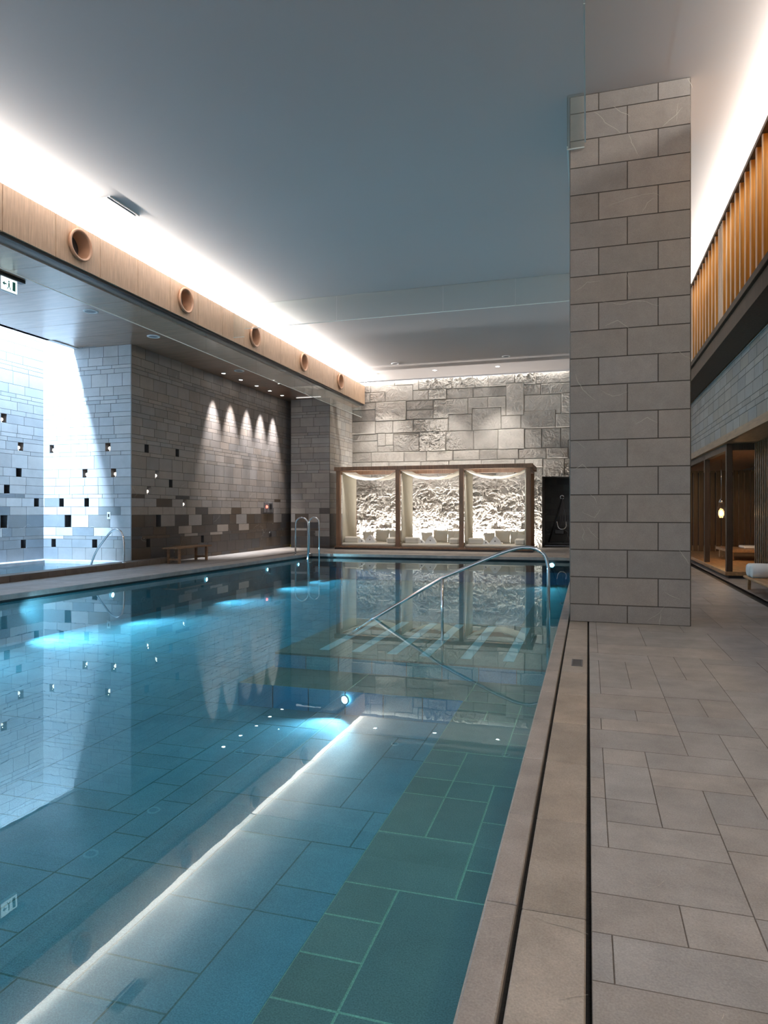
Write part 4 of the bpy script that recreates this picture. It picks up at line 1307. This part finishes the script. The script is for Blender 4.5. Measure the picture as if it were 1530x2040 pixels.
mb = MB(); mb.box(-0.12, 6.0, -0.09, 0.07, 2.46, 2.58, bev=.004); mb.obj('front_beam', M['cab_wood'], pav)
mb = MB(); mb.box(-0.12, 6.0, D - 0.08, D + 0.08, 2.42, 2.54, bev=.004); mb.obj('rear_beam', M['cab_wood'], pav)
mb = MB(); mb.box(5.92, 6.0, 0.07, D - .08, 2.46, 2.56); mb.box(-0.12, -0.04, 0.07, D - .08, 2.46, 2.56); mb.obj('end_beam', M['cab_wood'], pav)

BAY = ['left', 'middle', 'right']


def pillow(name, w, h, d, loc, rot, label, cat, group, m=None, e=0.55):
    mb = MB()
    def f(u, v):
        a = (u - .5) * 2; b = (v - .5) * 2
        return a, b
    n = 14
    for s in (1, -1):
        def g(u, v, s=s):
            a = (u - .5) * 2; b = (v - .5) * 2
            t = max(0, (1 - a ** 4) * (1 - b ** 4)) ** e
            pin = 1 - 0.07 * (1 - abs(a)) * abs(b) ** 3
            pin2 = 1 - 0.07 * (1 - abs(b)) * abs(a) ** 3
            return (a * w / 2 * pin2, s * t * d / 2, b * h / 2 * pin + h / 2)
        if s == 1:
            mb.grid(lambda u, v: g(1 - u, v), n, n)
        else:
            mb.grid(g, n, n)
    o = mb.obj(name, m or M['fabric'], loc=loc)
    o.rotation_euler = rot
    return prop(o, label, cat, group)


for b_ in range(3):
    x0, x1 = -7.53 + fx[b_] + 0.09, -7.53 + fx[b_ + 1] - 0.09
    bn = BAY[b_]
    mb = MB(); mb.box(x0, x1, 20.02, 21.42, 0.10, 0.20, bev=.03)
    prop(mb.obj('mattress', M['fabric']), 'cream mattress on the platform of the %s pavilion bay' % bn, 'mattress', 'daybed mattresses')
    w = x1 - x0
    mb = MB(); mb.box(-.23, .23, -.11, .11, 0, .19, bev=.035)
    o = mb.obj('bolster', M['fabric'], loc=(x0 + 0.27 if b_ == 0 else x0 + .30, 20.25, 0.20)); o.rotation_euler = (0, 0, 0.08)
    prop(o, 'oblong cream bolster at the left side of the %s daybed' % bn, 'cushion', 'daybed bolsters')
    mb = MB(); mb.box(-.15, .15, -.2, .2, 0, .18, bev=.04)
    o = mb.obj('bolster', M['fabric'], loc=(x1 - 0.17, 20.3, 0.20))
    prop(o, 'pale bolster at the right side of the %s daybed, half behind the post' % bn, 'cushion', 'daybed bolsters')
    pillow('cushion', 0.36, 0.34, 0.20, (x0 + 0.66, 20.75, 0.20), (-0.25, 0, 0.5), 'plump round cream cushion behind the left bolster of the %s daybed' % bn, 'cushion', 'daybed scatter cushions', e=0.8)
    pillow('cushion', 0.48, 0.40, 0.16, (x0 + 0.98, 21.15, 0.20), (-0.25, 0.03, 0), 'left of the two square back cushions on the %s daybed' % bn, 'cushion', 'daybed back cushions')
    pillow('cushion', 0.48, 0.39, 0.16, (x0 + 1.46, 21.15, 0.20), (-0.25, -0.04, 0), 'right of the two square back cushions on the %s daybed' % bn, 'cushion', 'daybed back cushions')
    if b_ > 0:
        pillow('cushion', 0.36, 0.32, 0.14, (x1 - 0.24, 20.95, 0.20), (-0.3, 0.2, -0.4), 'cushion leaning at the far right corner of the %s daybed' % bn, 'cushion', 'daybed scatter cushions')
    # folded towels with a round dark button mark
    def tent(w_, h_, lbl, lx, mark):
        t = empty('folded_towel', (lx, 20.28, 0.20), 0, lbl, 'towel', 'folded towels on the daybeds')
        mb = MB()
        prof = [(-w_ / 2, 0), (-w_ / 2, h_ * .22), (-w_ * .3, h_ * .6), (-w_ * .06, h_), (w_ * .06, h_), (w_ * .3, h_ * .62), (w_ / 2, h_ * .2), (w_ / 2, 0)]
        n_ = len(prof)
        for k in range(n_):
            a, b2 = prof[k], prof[(k + 1) % n_]
            mb.face([(a[0], -.09, a[1]), (a[0], .09, a[1]), (b2[0], .09, b2[1]), (b2[0], -.09, b2[1])])
        mb.face([(a, -.09, z) for a, z in prof][::-1]); mb.face([(a, .09, z) for a, z in prof])
        o_ = mb.obj('cloth', M['towel'], t)
        mb = MB(); mb.lathe([(0.022, -.091), (0.02, -.096), (0.001, -.097)], axis='y', center=(mark, 0, h_ * .42), seg=12)
        mb.obj('emblem', M['grey'], o_)
    tent(0.34, 0.24, 'peaked white folded towel on the %s daybed' % bn, x0 + 0.88, 0.0)
    tent(0.26, 0.13, 'low white folded towel left of the peaked one on the %s daybed' % bn, x0 + 0.56, 0.05)
    # canopy
    mb = MB()
    def can(u, v, x0=x0, x1=x1, b_=b_):
        x = x0 + (x1 - x0) * u
        y = 20.0 + 0.05 + v * 1.34
        sag = 0.27 * (1 - (2 * u - 1) ** 2) * (0.85 + 0.15 * math.cos(v * 6))
        lift = 0.06 * v
        return (x, y, 2.43 - sag + lift + 0.008 * math.sin(u * 40 + v * 3) * (1 - abs(2 * u - 1)))
    mb.grid(can, 40, 16)
    o = mb.obj('canopy_cloth', M['canopy'])
    s = o.modifiers.new('thick', 'SOLIDIFY'); s.thickness = 0.012
    prop(o, 'cream cloth swagged under the roof of the %s pavilion bay' % bn, 'canopy', 'swagged canopy cloths')
for k, x in enumerate(fx):
    mb = MB()
    sgn = 1 if k < 3 else -1
    dpt = 1.34 if k < 3 else 1.2
    def cur(u, v, x=x, sgn=sgn, dpt=dpt):
        yy = 20.1 + u * dpt * (1.0 if k else (1.0 - 0.05 * v))
        a = u * dpt / 0.115 * 2 * math.pi
        return (-7.53 + x + sgn * (0.085 + 0.028 * math.sin(a) * (0.7 + .3 * v)), yy + 0.012 * math.sin(a * 2), 2.40 - v * 2.24)
    mb.grid(cur, 150, 12)
    o = mb.obj('curtain', M['curtain'])
    s = o.modifiers.new('thick', 'SOLIDIFY'); s.thickness = 0.006
    prop(o, ['wide cream curtain in folds at the left end of the pavilion', 'cream curtain between the left and middle pavilion bays',
             'cream curtain between the middle and right pavilion bays', 'narrow glimpse of curtain between the two posts at the right end of the pavilion'][k],
         'curtain', 'pavilion curtains')

# ------------------------------------------------------------------ hoist in the alcove
t = empty('pool_hoist', (-0.95, 23.3, 0), 0, 'black lifting hoist with hanging straps in the dark alcove beside the daybeds', 'hoist')
mb = MB(); mb.box(-0.45, 0.4, -0.3, 0.4, 0.10, 0.16, bev=.01); mb.obj('base', M['black'], t)
mb = MB(); mb.tube([(-0.32, 0.1, 0.16), (0.12, 0, 1.62)], 0.028, 10); mb.obj('boom', M['black'], t)
mb = MB(); mb.tube(arc((0.12, 0, 1.66), 0.06, 0, 340, 14), 0.016, 8); mb.obj('hook', M['metal'], t)
for k in range(5):
    mb = MB(); dxk = (-0.10, -0.03, 0.05, 0.14, 0.24)[k]
    mb.tube(smooth_path([(0.12, -.02, 1.6), (0.12 + dxk * .3, -.03, 1.3), (0.1 + dxk, -.02, 1.0), (0.08 + dxk * .8, -.02, 0.72)], 2), 0.011, 8); mb.obj('strap', M['rope'], t)
mb = MB(); mb.tube(smooth_path([(-0.05, -.05, 0.85), (0.0, -.1, .62), (0.14, -.1, .58), (0.26, -.05, .66), (0.24, 0, .85)], 2), 0.02, 8); mb.obj('sling_bar', M['metal'], t)
mb = MB(); mb.box(-0.12, 0.2, -.1, .1, 0.42, 0.60, bev=.03); mb.obj('seat', M['black'], t)
mb = MB(); mb.tube(smooth_path([(0.2, -.05, .56), (0.33, -.08, .5), (0.3, -.1, .3), (0.15, -.1, .17)], 2), 0.014, 8); mb.obj('cable', M['black'], t)
spot('alcove_spot', (0.0, 23.6, 2.28), (-0.35, 0.3, -1), 12, (0.9, 0.93, 1.0), 70, 1.0, 0.03)

# unseen window side added behind the camera: frames only, open for ambient fill
mb = MB()
for x in (-12, -9, -6, -3, 0, 3):
    mb.box(x - .06, x + .06, -4.2, -4.05, 0, CEIL)
mb.box(-12, 4.4, -4.2, -4.05, 0, 0.3); mb.box(-12, 4.4, -4.2, -4.05, 5.3, CEIL)
struct('added_window_1', mb, M['black'])
mb = MB(); mb.box(-12.3, 4.4, -4.2, -1.25, -0.6, -0.5, (0.3, 0.3, 0.3)); mb.box(-12, -0.31, -4.2, -1.25, -0.5, 0, (0.3, .29, .28)); mb.box(-0.31, 0.02, -4.2, -1.08, -0.4, 0, (0.3, .29, .28)); mb.box(0.02, 4.4, -4.2, -3.0, -0.4, 0, (0.3, .29, .28))
struct('floor_back', mb, M['deck'])
